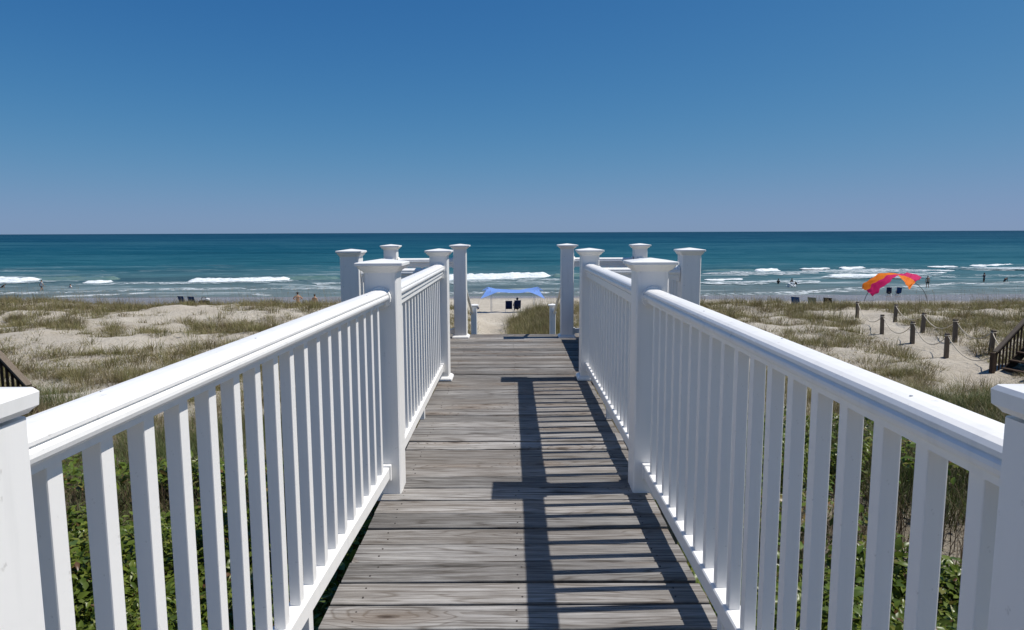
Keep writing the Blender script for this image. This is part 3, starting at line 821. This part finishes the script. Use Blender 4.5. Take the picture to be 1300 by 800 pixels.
# leafy ground cover close to the walkway
def leaves(x, y, z, size, tilt, az):
    n = len(x)
    ca, sa = np.cos(az), np.sin(az); ct, s_t = np.cos(tilt), np.sin(tilt)
    u = np.stack([ca*ct, sa*ct, s_t], 1); s = np.stack([-sa, ca, np.zeros(n)], 1)
    roll = RNG.normal(0, .45, n)
    nn = np.cross(u, s); s = s*np.cos(roll)[:, None] + nn*np.sin(roll)[:, None]; nn = np.cross(u, s)
    c = np.stack([x, y, z], 1); L = size[:, None]; W = L*RNG.uniform(.40, .60, n)[:, None]*.5
    pts = [c, c+u*L*.35-s*W*.95+nn*L*.06, c+u*L*.42-nn*L*.02, c+u*L*.35+s*W*.95+nn*L*.06, c+u*L*.75-s*W*.6-nn*L*.02, c+u*L*.78-nn*L*.08, c+u*L*.75+s*W*.6-nn*L*.02, c+u*L-nn*L*.18]
    Vv = np.stack(pts, 1).reshape(-1, 3); b = (np.arange(n)*8)[:, None]
    f3 = np.concatenate([b+np.array([[0, 2, 1]]), b+np.array([[0, 3, 2]]), b+np.array([[4, 5, 7]]), b+np.array([[5, 6, 7]])])
    f4 = np.concatenate([b+np.array([[1, 2, 5, 4]]), b+np.array([[2, 3, 6, 5]])])
    return Vv, f3, f4
LEAF = mat_leaf('leafy_green', [(0, (.065, .105, .014)), (.3, (.120, .165, .020)), (.55, (.175, .215, .030)), (.75, (.075, .115, .018)), (.93, (.20, .22, .045)), (1, (.12, .05, .03))], .35, .36)
LEAF2 = mat_leaf('broad_leaf', [(0, (.10, .16, .022)), (.4, (.15, .20, .03)), (.7, (.075, .12, .02)), (.88, (.22, .20, .05)), (1, (.20, .10, .04))], .35, .34)
TWIG = mat_flat('shrub_twigs', (.09, .065, .04), .85, .1)
def cover(n, spread_y):
    y = RNG.uniform(.6, spread_y, n); side = RNG.choice([-1, 1], n); x = side*(RNG.uniform(.72, 1, n)**1 * 0 + 1.0 + RNG.uniform(0, 1, n)*(1.0+y*.95))
    return x, y
def hgt(x, y):
    return .10 + .95*np.clip(fbm(x*.55, y*.55, 501, 4)-.28, 0, 1)*1.5
st_ = ([], [], [])
n = 420000
x, y = cover(n, 10.5)
lim = fbm(x*.35, y*.35, 515, 3)
keep = (lim > np.interp(y, [0, 4, 7, 9, 10.5], [.24, .38, .46, .54, .64])) & (in_ell(BARE, x, y, .35) < .5) & (np.abs(x) < 8.5)
x, y = x[keep], y[keep]; n = len(x)
H = hgt(x, y); lv = RNG.uniform(0, 1, n)**.55
z = gz(x, y) + H*lv + RNG.normal(0, .05, n)
az = RNG.uniform(0, 2*np.pi, n)
add(leaves(x, y, z, RNG.uniform(.04, .098, n), RNG.normal(-.15, .5, n), az), st_)
o = flush('leafy_ground_cover', st_, LEAF); st_ = ([], [], [])
tag(o, 'glossy green leafy undergrowth seen between the near balusters', 'undergrowth', kind='stuff')
n = 26000
x, y = cover(n, 9.5); keep = (fbm(x*.8, y*.8, 533, 3) > .50) & (in_ell(BARE, x, y, .35) < .5) & (np.abs(x) < 8); x, y = x[keep], y[keep]; n = len(x)
add(leaves(x, y, gz(x, y)+hgt(x, y)*RNG.uniform(.7, 1.15, n), RNG.uniform(.07, .14, n), RNG.normal(.1, .5, n), RNG.uniform(0, 6.28, n)), st_)
o = flush('broad_leaves', st_, LEAF2); tag(o, 'broader yellow green leaves standing out of the undergrowth', 'leaves', kind='stuff')
st_ = ([], [], [])
n = 16000
x, y = cover(n, 9.5)
root = np.stack([x, y, gz(x, y)-.02], 1); h = hgt(x, y)*RNG.uniform(.6, 1.1, n)
add(blades(root, h, h*RNG.uniform(.1, .8, n), RNG.uniform(0, 6.28, n), np.full(n, .009)), st_)
o = flush('shrub_twigs', st_, TWIG); tag(o, 'brown twigs tangled beneath the leafy undergrowth', 'twigs', kind='stuff')

# ------------------------------------------------------------------ people
SKINS = [mat_flat('skin_tan', (.42, .24, .15), .55), mat_flat('skin_dark', (.22, .12, .075), .55)]
HAIR = [mat_flat('hair_dark', (.025, .018, .013), .6), mat_flat('hair_brown', (.10, .06, .035), .6)]
def cl(name, c): return mat_flat(name, c, .8, .15)
WHITE_C = cl('white_cotton', (.80, .80, .80)); BLACK_C = cl('black_cloth', (.02, .02, .025)); NAVY_C = cl('navy_cloth', (.02, .03, .07)); TEAL_C = cl('blue_cloth', (.03, .07, .16)); GREY_C = cl('grey_cloth', (.2, .2, .22))
def skinned(name, verts, edges, radii, root, mat, parent, sub=2):
    me = bpy.data.meshes.new(name); me.from_pydata(verts, edges, [])
    o = bpy.data.objects.new(name, me); col.objects.link(o)
    o.modifiers.new('Skin', 'SKIN')
    for i, r in enumerate(radii):
        sv = me.skin_vertices[0].data[i]
        sv.radius = r if isinstance(r, tuple) else (r, r); sv.use_root = (i == root)
    s = o.modifiers.new('Sub', 'SUBSURF'); s.levels = sub; s.render_levels = sub
    dg = bpy.context.evaluated_depsgraph_get(); dg.update()
    m2 = bpy.data.meshes.new_from_object(o.evaluated_get(dg)); m2.name = name
    bpy.data.objects.remove(o); bpy.data.meshes.remove(me)
    m2.materials.clear(); m2.materials.append(mat)
    return obj(name, m2, None, parent, True)
POSES = {   # pelvis, chest, neck, head, (shoulder, elbow, wrist, hand) L/R, (hip, knee, ankle, toe) L/R ; person faces -y
 'stand': dict(P=(0, 0, .93), W=(0, .0, 1.10), C=(0, .01, 1.33), N=(0, .0, 1.50), H=(0, -.02, 1.64),
    aL=[(.19, .0, 1.42), (.25, .03, 1.13), (.24, -.05, .88), (.235, -.08, .78)], aR=[(-.19, .0, 1.42), (-.26, .03, 1.13), (-.25, -.04, .88), (-.245, -.07, .78)],
    lL=[(.09, 0, .88), (.11, -.02, .49), (.12, .03, .08), (.14, -.13, .03)], lR=[(-.09, 0, .88), (-.12, -.02, .49), (-.14, .02, .08), (-.16, -.14, .03)]),
 'walk': dict(P=(0, 0, .92), W=(0, -.01, 1.09), C=(0, -.02, 1.32), N=(0, -.04, 1.49), H=(0, -.07, 1.63),
    aL=[(.19, -.02, 1.41), (.23, .12, 1.15), (.22, .10, .90), (.22, .08, .80)], aR=[(-.19, -.02, 1.41), (-.24, -.10, 1.15), (-.22, -.24, .95), (-.22, -.30, .88)],
    lL=[(.09, 0, .88), (.10, -.18, .52), (.10, -.16, .10), (.11, -.32, .04)], lR=[(-.09, 0, .88), (-.10, .10, .48), (-.10, .34, .14), (-.11, .24, .04)]),
 'arms': dict(P=(0, 0, .93), W=(0, .0, 1.10), C=(0, .01, 1.33), N=(0, .0, 1.50), H=(0, -.03, 1.64),
    aL=[(.19, .0, 1.42), (.36, -.02, 1.22), (.22, -.20, 1.15), (.14, -.25, 1.15)], aR=[(-.19, .0, 1.42), (-.36, -.02, 1.22), (-.22, -.20, 1.17), (-.14, -.25, 1.18)],
    lL=[(.09, 0, .88), (.13, -.02, .49), (.15, .03, .08), (.17, -.13, .03)], lR=[(-.09, 0, .88), (-.13, -.02, .49), (-.16, .02, .08), (-.18, -.14, .03)]),
 'sit': dict(P=(0, .0, .30), W=(0, .10, .45), C=(0, .20, .66), N=(0, .23, .83), H=(0, .20, .97),
    aL=[(.19, .19, .75), (.27, .05, .52), (.24, -.16, .44), (.22, -.25, .44)], aR=[(-.19, .19, .75), (-.27, .05, .52), (-.24, -.16, .44), (-.22, -.25, .44)],
    lL=[(.09, -.02, .29), (.12, -.42, .44), (.12, -.62, .09), (.13, -.76, .03)], lR=[(-.09, -.02, .29), (-.12, -.42, .42), (-.12, -.66, .09), (-.13, -.80, .03)]),
 'bend': dict(P=(0, 0, .85), W=(0, -.10, 1.00), C=(0, -.28, 1.16), N=(0, -.42, 1.24), H=(0, -.54, 1.30),
    aL=[(.19, -.34, 1.20), (.21, -.40, .92), (.17, -.50, .70), (.16, -.53, .61)], aR=[(-.19, -.34, 1.20), (-.21, -.38, .92), (-.17, -.46, .70), (-.16, -.50, .61)],
    lL=[(.09, 0, .80), (.11, -.10, .45), (.12, .03, .08), (.13, -.13, .03)], lR=[(-.09, 0, .80), (-.12, -.05, .45), (-.14, .10, .08), (-.15, -.06, .03)]),
}
def person(label, loc, rz, pose='stand', h=1.72, skin=0, hair=0, shirt=None, shorts=None, group='people on the beach', lean=0):
    p = POSES[pose]; t = thing('person', label, 'person', loc, rz, group); t.scale = (h/1.75,)*3
    if lean: t.rotation_euler = (lean, 0, rz)
    vs = [p['P'], p['W'], p['C'], p['N'], p['H']]; rad = [(.145, .105), (.125, .095), (.155, .105), (.058, .058), (.078, .098)]
    ed = [(0, 1), (1, 2), (2, 3), (3, 4)]
    hd = Vector(p['H']); nk = Vector(p['N']); up = (hd-nk).normalized()
    vs.append(tuple(hd+up*.085)); rad.append((.070, .085)); ed.append((4, 5))
    vs.append(tuple(hd+Vector((0, -.105, -.01)))); rad.append((.016, .016)); ed.append((4, 6))      # nose
    for side in ('aL', 'aR'):
        k = len(vs); vs += p[side]; rad += [.062, .045, .032, .040]
        ed += [(2, k), (k, k+1), (k+1, k+2), (k+2, k+3)]
        hnd = Vector(p[side][3]); dirv = (hnd-Vector(p[side][2])).normalized(); sx = 1 if side == 'aL' else -1
        for j in range(5):          # four fingers and the thumb
            q = len(vs); off = Vector((0, (-.03+.02*j) if j < 4 else -.05, 0))
            vs.append(tuple(hnd+off+dirv*(.075 if j < 4 else .01)+Vector((-.012*sx, 0, 0)))); rad.append(.0095); ed.append((k+3, q))
    for side in ('lL', 'lR'):
        k = len(vs); vs += p[side]; rad += [.092, .062, .040, .034]
        ed += [(0, k), (k, k+1), (k+1, k+2), (k+2, k+3)]
    skinned('body', vs, ed, rad, 0, SKINS[skin], t, 2)
    bm = bmesh.new(); bmesh.ops.create_icosphere(bm, subdivisions=3, radius=1, matrix=Matrix.Translation(hd+up*.045+Vector((0, .018, 0))) @ Matrix.Diagonal((.090, .112, .098, 1)))
    for v in list(bm.verts):
        if v.co.y < hd.y-.045 and v.co.z < hd.z+.075: bm.verts.remove(v)
    obj('hair', bm, HAIR[hair], t, True)
    if shorts is not None:
        P = Vector(p['P']); v2 = [tuple(P+(Vector(p['W'])-P)*.45), p['P']]; r2 = [(.150, .115), (.160, .125)]; e2 = [(0, 1)]
        for side in ('lL', 'lR'):
            a, b = Vector(p[side][0]), Vector(p[side][1]); k = len(v2); v2 += [tuple(a), tuple(a.lerp(b, .62))]; r2 += [.112, .090]; e2 += [(1, k), (k, k+1)]
        skinned('shorts', v2, e2, r2, 1, shorts, t, 2)
    if shirt is not None:
        P, W, C, N = (Vector(p[k]) for k in 'PWCN')
        v2 = [tuple(P.lerp(W, .15)), p['W'], p['C'], tuple(C.lerp(N, .72))]; r2 = [(.165, .128), (.150, .118), (.172, .125), (.075, .070)]; e2 = [(0, 1), (1, 2), (2, 3)]
        for side in ('aL', 'aR'):
            a, b = Vector(p[side][0]), Vector(p[side][1]); k = len(v2); v2 += [tuple(a), tuple(a.lerp(b, .55))]; r2 += [.078, .066]; e2 += [(2, k), (k, k+1)]
        skinned('shirt', v2, e2, r2, 1, shirt, t, 2)
    return t
def sea_at(px, py, sink=0): p = at(px, py, True); p.z = SEA_Z-sink; return p
PI = math.pi
person('person in a white shirt and dark shorts wading on the left', sea_at(53, 369.0, .25), 2.6, 'walk', 1.75, 0, 0, WHITE_C, NAVY_C)
person('dark haired bather cut off by the left edge of the photo', sea_at(1.5, 366, .75), 2.2, 'bend', 1.7, 1, 0, BLACK_C, BLACK_C)
person('bather in a white top low in the water left of centre', sea_at(89.5, 366, 1.05), 2.9, 'stand', 1.65, 0, 0, WHITE_C, NAVY_C)
def beach(px, d, sink=0):
    r = ray(px, 380); s = d/r.y; x = EYE.x+r.x*s; return Vector((x, d, gz1(x, d)-sink))
person('bare backed person standing behind the dune above the left rail', beach(378, 49), PI+.3, 'arms', 1.56, 0, 0, None, BLACK_C)
person('smaller bare backed person just right of another behind the left dune', beach(399.5, 49.3), PI-.2, 'stand', 1.40, 0, 0, None, BLACK_C)
person('lone dark bather in the shallows, left of the splashing pair', sea_at(988, 360.5, .9), 2.0, 'arms', 1.7, 1, 0, BLACK_C, BLACK_C)
person('taller bather of the splashing pair in the shallows', sea_at(1005, 361.5, .75), .5, 'arms', 1.7, 1, 0, BLACK_C, BLACK_C)
person('smaller bather of the splashing pair in the shallows', sea_at(1010.5, 361.5, .85), -.6, 'bend', 1.7, 1, 0, BLACK_C, BLACK_C)
person('shirtless man in black shorts right of the orange and pink canopy', sea_at(1177, 367.0, -.12), PI-.3, 'stand', 1.72, 0, 0, None, BLACK_C)
person('person in dark swimwear standing knee deep in the sea at far right', sea_at(1249, 358.0, .35), PI+.5, 'arms', 1.80, 1, 0, NAVY_C, BLACK_C)
person('dark figure bending over in the water at the far right', sea_at(1275, 358, .65), 1.9, 'bend', 1.7, 1, 0, BLACK_C, BLACK_C)
# splash between the pair
bm = bmesh.new(); c = sea_at(1005, 364.5); rd = random.Random(5)
for i in range(46):
    bmesh.ops.create_icosphere(bm, subdivisions=1, radius=rd.uniform(.05, .16), matrix=Matrix.Translation(c+Vector((rd.gauss(0, .45), rd.gauss(0, .4), abs(rd.gauss(.25, .22))))) @ Matrix.Diagonal((1.3, 1, .9, 1)))
tag(obj('splash', bm, FOAM, None, True), 'white splash of water thrown up between two bathers', 'splash', kind='stuff')

# ------------------------------------------------------------------ beach chairs
BLUE_F = mat_cloth('blue_canvas', (.012, .065, .20), .1); DBLUE_F = mat_cloth('dark_blue_canvas', (.010, .022, .075), .1); GREEN_F = mat_cloth('sage_canvas', (.17, .20, .16), .1); BLACK_F = mat_cloth('black_canvas', (.015, .015, .02), .05); BROWN_F = mat_cloth('rust_canvas', (.13, .035, .025), .1)
def beach_chair(label, loc, rz, fabric, s=1.0):
    t = thing('beach_chair', label, 'chair', loc, rz, 'beach chairs on the sand'); t.scale = (s, s, s)
    def sheet(pts, w):
        bm = bmesh.new()
        sections(bm, [[(-w, p[0], p[1]), (w, p[0], p[1]), (w, p[0]+p[2], p[1]+p[3]), (-w, p[0]+p[2], p[1]+p[3])] for p in pts]); return bm
    obj('backrest', sheet([(.16, .30, .012, .006), (.27, .54, .012, .006), (.37, .80, .012, .006), (.44, 1.02, .012, .006)], .27), fabric, t)
    obj('seat', sheet([(-.30, .34, 0, .012), (-.08, .285, 0, .012), (.16, .29, 0, .012)], .26), fabric, t)
    for sx in (-.285, .285):
        bm = bmesh.new()
        tube(bm, [(sx, .45, 1.04), (sx, .15, .28), (sx, -.22, .0)], .013, 8); obj('frame', bm, ALU, t)
        bm = bmesh.new(); tube(bm, [(sx, -.32, .36), (sx, .12, .27), (sx, .42, .0)], .013, 8); obj('leg', bm, ALU, t)
        bm = bmesh.new(); box(bm, (sx, -.02, .54), (.05, .42, .025), .008); tube(bm, [(sx, -.15, .53), (sx, -.16, .30)], .011, 6); obj('armrest', bm, BLACK, t)
    for (yy, z) in ((.45, 1.04), (-.32, .355), (.42, .012)):
        bm = bmesh.new(); tube(bm, [(-.285, yy, z), (.285, yy, z)], .012, 8); obj('crossbar', bm, ALU, t)
    return t
beach_chair('blue beach chair on the left beach, left one of two side by side', beach(234, 43.7), PI-.25, BLUE_F, .78)
beach_chair('blue beach chair on the left beach, right one of two side by side', beach(246, 43.7), PI-.1, BLUE_F, .78)
beach_chair('rust brown beach chair alone at the far left behind crest grass', beach(34, 48), PI+.9, BROWN_F)
beach_chair('bright blue beach chair leaning back, left of the right beach trio', beach(1012, 46.6), PI-.7, BLUE_F)
beach_chair('pale sage beach chair in the middle of the right beach trio', beach(1033, 47.2), PI-.7, GREEN_F)
beach_chair('black beach chair at the right of the right beach trio', beach(1053, 47.0), PI-.7, BLACK_F)
ca = beach_chair('empty dark blue chair under the blue canopy', beach(646, 50.6), PI, DBLUE_F, .86)
cb = beach_chair('dark blue chair holding a seated person under the blue canopy', beach(656.5, 50.8), PI+.1, DBLUE_F, .86)
person('dark clothed person sitting in a chair under the blue canopy', beach(656.3, 50.8), PI+.1, 'sit', 1.72, 1, 0, BLACK_C, BLACK_C)
c1 = beach(1128, 84); c2 = beach(1140, 84)
beach_chair('chair with a seated person under the orange and pink canopy, left of two', c1, PI-.5, DBLUE_F)
beach_chair('chair with a seated person under the orange and pink canopy, right of two', c2, PI-.3, BLUE_F)
person('seated person in grey under the orange and pink canopy, left of two', c1, PI-.5, 'sit', 1.70, 0, 0, GREY_C, NAVY_C)
person('seated person in dark blue under the orange and pink canopy, right of two', c2, PI-.3, 'sit', 1.70, 0, 0, TEAL_C, NAVY_C)
# bag beside the left pair of chairs
p = beach(259, 43.6)
t = thing('beach_bag', 'dark beach bag with pale towel beside the two blue chairs', 'bag', p)
bm = bmesh.new(); sections(bm, [[(x*s, y*s, z) for x, y in ((-.32, -.14), (.32, -.14), (.36, 0), (.32, .14), (-.32, .14), (-.36, 0))] for z, s in ((0, .9), (.12, 1.05), (.3, 1), (.40, .75))]); obj('body', bm, BLACK_F, t, True)
bm = bmesh.new(); tube(bm, [(-.2, 0, .38), (-.14, 0, .56), (0, 0, .62), (.14, 0, .56), (.2, 0, .38)], .016, 6); obj('handle', bm, BLACK, t)
bm = bmesh.new(); box(bm, (.24, -.04, .46), (.22, .2, .16), .05); obj('towel', bm, WHITE_C, t, True)
p = beach(224, 43.7)
t = thing('folded_towel', 'crumpled white towel lying left of the blue chairs', 'towel', p)
bm = bmesh.new(); bmesh.ops.create_icosphere(bm, subdivisions=3, radius=1, matrix=Matrix.Diagonal((.45, .3, .28, 1)))
for v in bm.verts:
    q = v.co*6; v.co *= 1+.25*math.sin(q.x*1.7)*math.cos(q.y*2.1); v.co.z = max(v.co.z, -.02)
obj('cloth', bm, WHITE_C, t, True)

# ------------------------------------------------------------------ blue stretch canopy
CANB = mat_cloth('blue_canopy_fabric', (.20, .36, .80), .3)
D0 = 49.4
cc = beach(651, D0+.4); cz = gz1(cc.x, cc.y)
t = thing('sun_canopy', 'pale blue stretch canopy on poles over two chairs', 'canopy', (cc.x, cc.y, cz))
hx, hy, HP = 1.60, 1.35, 1.80
n = 40; V = []
for j in range(n+1):
    for i in range(n+1):
        u = 2*i/n-1; v = 2*j/n-1
        pin = .30
        x = u*(hx+.55)*(1-pin*(1-v*v)*abs(u)**1.5*.6); y = v*(hy+.55)*(1-pin*(1-u*u)*abs(v)**1.5)
        c = abs(u*v)
        z = HP - .20 + .19*(u*u) + .08*v*v - .30*(1-u*u)*(v*v)*.35
        ex = max(0, c-.50)/.50
        z -= ex**1.2*(.42 if v > 0 else .66)
        x += math.copysign(ex**1.3*(.22 if v > 0 else -.12), u); y += math.copysign(ex**1.3*.10, v)
        z += .02*math.sin(7*u+3*v)
        V.append((x, y, z))
F = [(j*(n+1)+i, j*(n+1)+i+1, (j+1)*(n+1)+i+1, (j+1)*(n+1)+i) for j in range(n) for i in range(n)]
me = bpy.data.meshes.new('fabric'); me.from_pydata(V, [], F)
obj('fabric', me, CANB, t, True)
for sx in (-1, 1):
    for sy in (-1, 1):
        bm = bmesh.new(); tube(bm, [(sx*hx*.98, sy*hy*.98, -.3), (sx*hx*.98, sy*hy*.98, HP-.02)], .016, 8); obj('pole', bm, ALU, t)
        bm = bmesh.new(); e = (sx*(hx+.55+(.22 if sy > 0 else -.12)), sy*(hy+.65), HP-(.36 if sy > 0 else .58)); f = (sx*(hx+1.15), sy*(hy+1.2), .08)
        tube(bm, [e, f], .008, 6); obj('guy_line', bm, ROPE, t)
        bm = bmesh.new(); bmesh.ops.create_icosphere(bm, subdivisions=2, radius=.17, matrix=Matrix.Translation(f) @ Matrix.Diagonal((1.1, 1, .75, 1))); obj('sandbag', bm, DBLUE_F, t, True)

# ------------------------------------------------------------------ orange and pink arch canopy
ORANGE = mat_cloth('orange_fabric', (.85, .22, .015), .35); PINK = mat_cloth('pink_fabric', (.62, .015, .13), .35)
DC = 49.0
def wpt(zx, zy, d):                       # arch outline point at its own distance
    px = 1080+zx/5.909; py = 320+zy/5.909
    r = ray(px, py); s = d/r.y; return EYE + r*s
backL = [wpt(352, 163, DC+.7), wpt(300, 156, DC+.85), wpt(240, 160, DC+.9), wpt(165, 186, DC+.9), wpt(110, 228, DC+.9), wpt(75, 270, DC+.8)]
frontL = [wpt(356, 174, DC-.1), wpt(325, 194, DC-.5), wpt(285, 228, DC-.8), wpt(235, 272, DC-.9), wpt(195, 308, DC-.9), wpt(165, 333, DC-.9)]
backR = [wpt(352, 163, DC+.7), wpt(390, 162, DC+.85), wpt(430, 157, DC+.9), wpt(465, 160, DC+.9), wpt(505, 174, DC+.9), wpt(535, 195, DC+.8)]
frontR = [wpt(356, 174, DC-.1), wpt(385, 205, DC-.4), wpt(405, 228, DC-.6), wpt(420, 250, DC-.7), wpt(432, 266, DC-.8), wpt(442, 279, DC-.8)]
org = Vector(((backL[0].x+frontL[0].x)/2, DC, gz1(backL[0].x, DC)))
t = thing('arch_canopy', 'orange and pink striped fabric canopy billowing over an arched pole', 'canopy', org)
def resample(P, m):
    out = []
    for i in range(m+1):
        s = i/m*(len(P)-1); k = min(int(s), len(P)-2); f = s-k
        p0, p1, p2, p3 = P[max(k-1, 0)], P[k], P[k+1], P[min(k+2, len(P)-1)]
        out.append(.5*((2*p1)+(p2-p0)*f+(2*p0-5*p1+4*p2-p3)*f*f+(3*p1-p0-3*p2+p3)*f**3))
    return out
def wing(bk, fr_, v0, v1, mat, ph, name):
    m, n = 36, 12; A = resample(bk, m); Bq = resample(fr_, m); V = []
    for i in range(m+1):
        for j in range(n+1):
            v = v0+(v1-v0)*j/n; u = i/m
            p = A[i].lerp(Bq[i], v)
            p = p + Vector((0, 0, .10*math.sin(math.pi*v)*min(1, u*3))) + Vector((0, .09, .026))*(math.sin(u*17+v*4+ph)+.6*math.sin(u*31-v*6+ph*2))*min(1, u*2) + Vector((0, 0, .03*math.sin(v*17+u*6+ph)*u))
            V.append(p-org)
    F = [(i*(n+1)+j, i*(n+1)+j+1, (i+1)*(n+1)+j+1, (i+1)*(n+1)+j) for i in range(m) for j in range(n)]
    me = bpy.data.meshes.new(name); me.from_pydata([tuple(q) for q in V], [], F)
    tag(obj(name, me, mat, t, True), 'orange stripe of the canopy' if mat is ORANGE else 'pink stripe of the canopy')
wing(backL, frontL, 0, .50, ORANGE, 0, 'fabric_panel'); wing(backL, frontL, .50, 1, PINK, 0, 'fabric_panel')
wing(backR, frontR, 0, .52, PINK, 1.3, 'fabric_panel'); wing(backR, frontR, .52, 1, ORANGE, 1.3, 'fabric_panel')
bm = bmesh.new(); W = 2.35; arch = []
for a in np.linspace(0, PI, 25):
    x = -W*math.cos(a)+.05; z = 2.45*math.sin(a)**.75
    arch.append((x, .45, z-.15))
tube(bm, arch, .02, 8); obj('arch_pole', bm, RUBBER, t)

# ------------------------------------------------------------------ world, sun, camera
w = bpy.data.worlds.new('World'); scene.world = w; w.use_nodes = True
nt = w.node_tree; bg = nt.nodes['Background']
sky = nt.nodes.new('ShaderNodeTexSky'); sky.sky_type = 'NISHITA'; sky.sun_disc = False
SUN_EL, SUN_AZ = R(59.8), R(87)                # azimuth measured from +Y toward +X
sky.sun_elevation = SUN_EL; sky.sun_rotation = SUN_AZ
sky.altitude = 0; sky.air_density = .5; sky.dust_density = .3; sky.ozone_density = 8.0
# clear maritime air: response of each channel of the sky
sp = nt.nodes.new('ShaderNodeSeparateColor'); cb = nt.nodes.new('ShaderNodeCombineColor')
nt.links.new(sky.outputs[0], sp.inputs[0])
def mth(op, a, b=None):
    m = nt.nodes.new('ShaderNodeMath'); m.operation = op
    for k, v in enumerate((a, b)):
        if v is None: continue
        if hasattr(v, 'links'): nt.links.new(v, m.inputs[k])
        else: m.inputs[k].default_value = v
    return m.outputs[0]
for i, (v0, p_, A_) in enumerate(((.104, 1.6, .240), (.095, 1.3, .325), (.12, 1.0, .525))):
    x_ = mth('POWER', mth('MULTIPLY', sp.outputs[i], .05/v0), p_)
    o_ = mth('MULTIPLY', mth('SUBTRACT', 1.0, mth('EXPONENT', mth('MULTIPLY', x_, -1.0))), A_/.05)
    nt.links.new(o_, cb.inputs[i])
nt.links.new(cb.outputs[0], bg.inputs[0])
bg.inputs[1].default_value = .05
sd = bpy.data.lights.new('sun', 'SUN'); sd.energy = 4.9; sd.angle = R(.53); sd.color = (1, .965, .915)
so = bpy.data.objects.new('sun', sd); col.objects.link(so)
dirv = Vector((math.cos(SUN_EL)*math.sin(SUN_AZ), math.cos(SUN_EL)*math.cos(SUN_AZ), math.sin(SUN_EL)))
so.rotation_euler = dirv.to_track_quat('Z', 'Y').to_euler(); so.location = (20, 0, 30)

cd = bpy.data.cameras.new('camera'); co = bpy.data.objects.new('camera', cd); col.objects.link(co)
co.matrix_world = CAM_M; cd.sensor_fit = 'HORIZONTAL'; cd.sensor_width = 36; cd.lens = 36*F_PX/1300
cd.clip_start = .02; cd.clip_end = 120000
scene.camera = co
scene.view_settings.view_transform = 'Standard'; scene.view_settings.look = 'None'
scene.view_settings.gamma = 1; scene.view_settings.exposure = 0; scene.view_settings.use_curve_mapping = False
scene.cycles.max_bounces = 8; scene.cycles.diffuse_bounces = 4; scene.cycles.transparent_max_bounces = 8
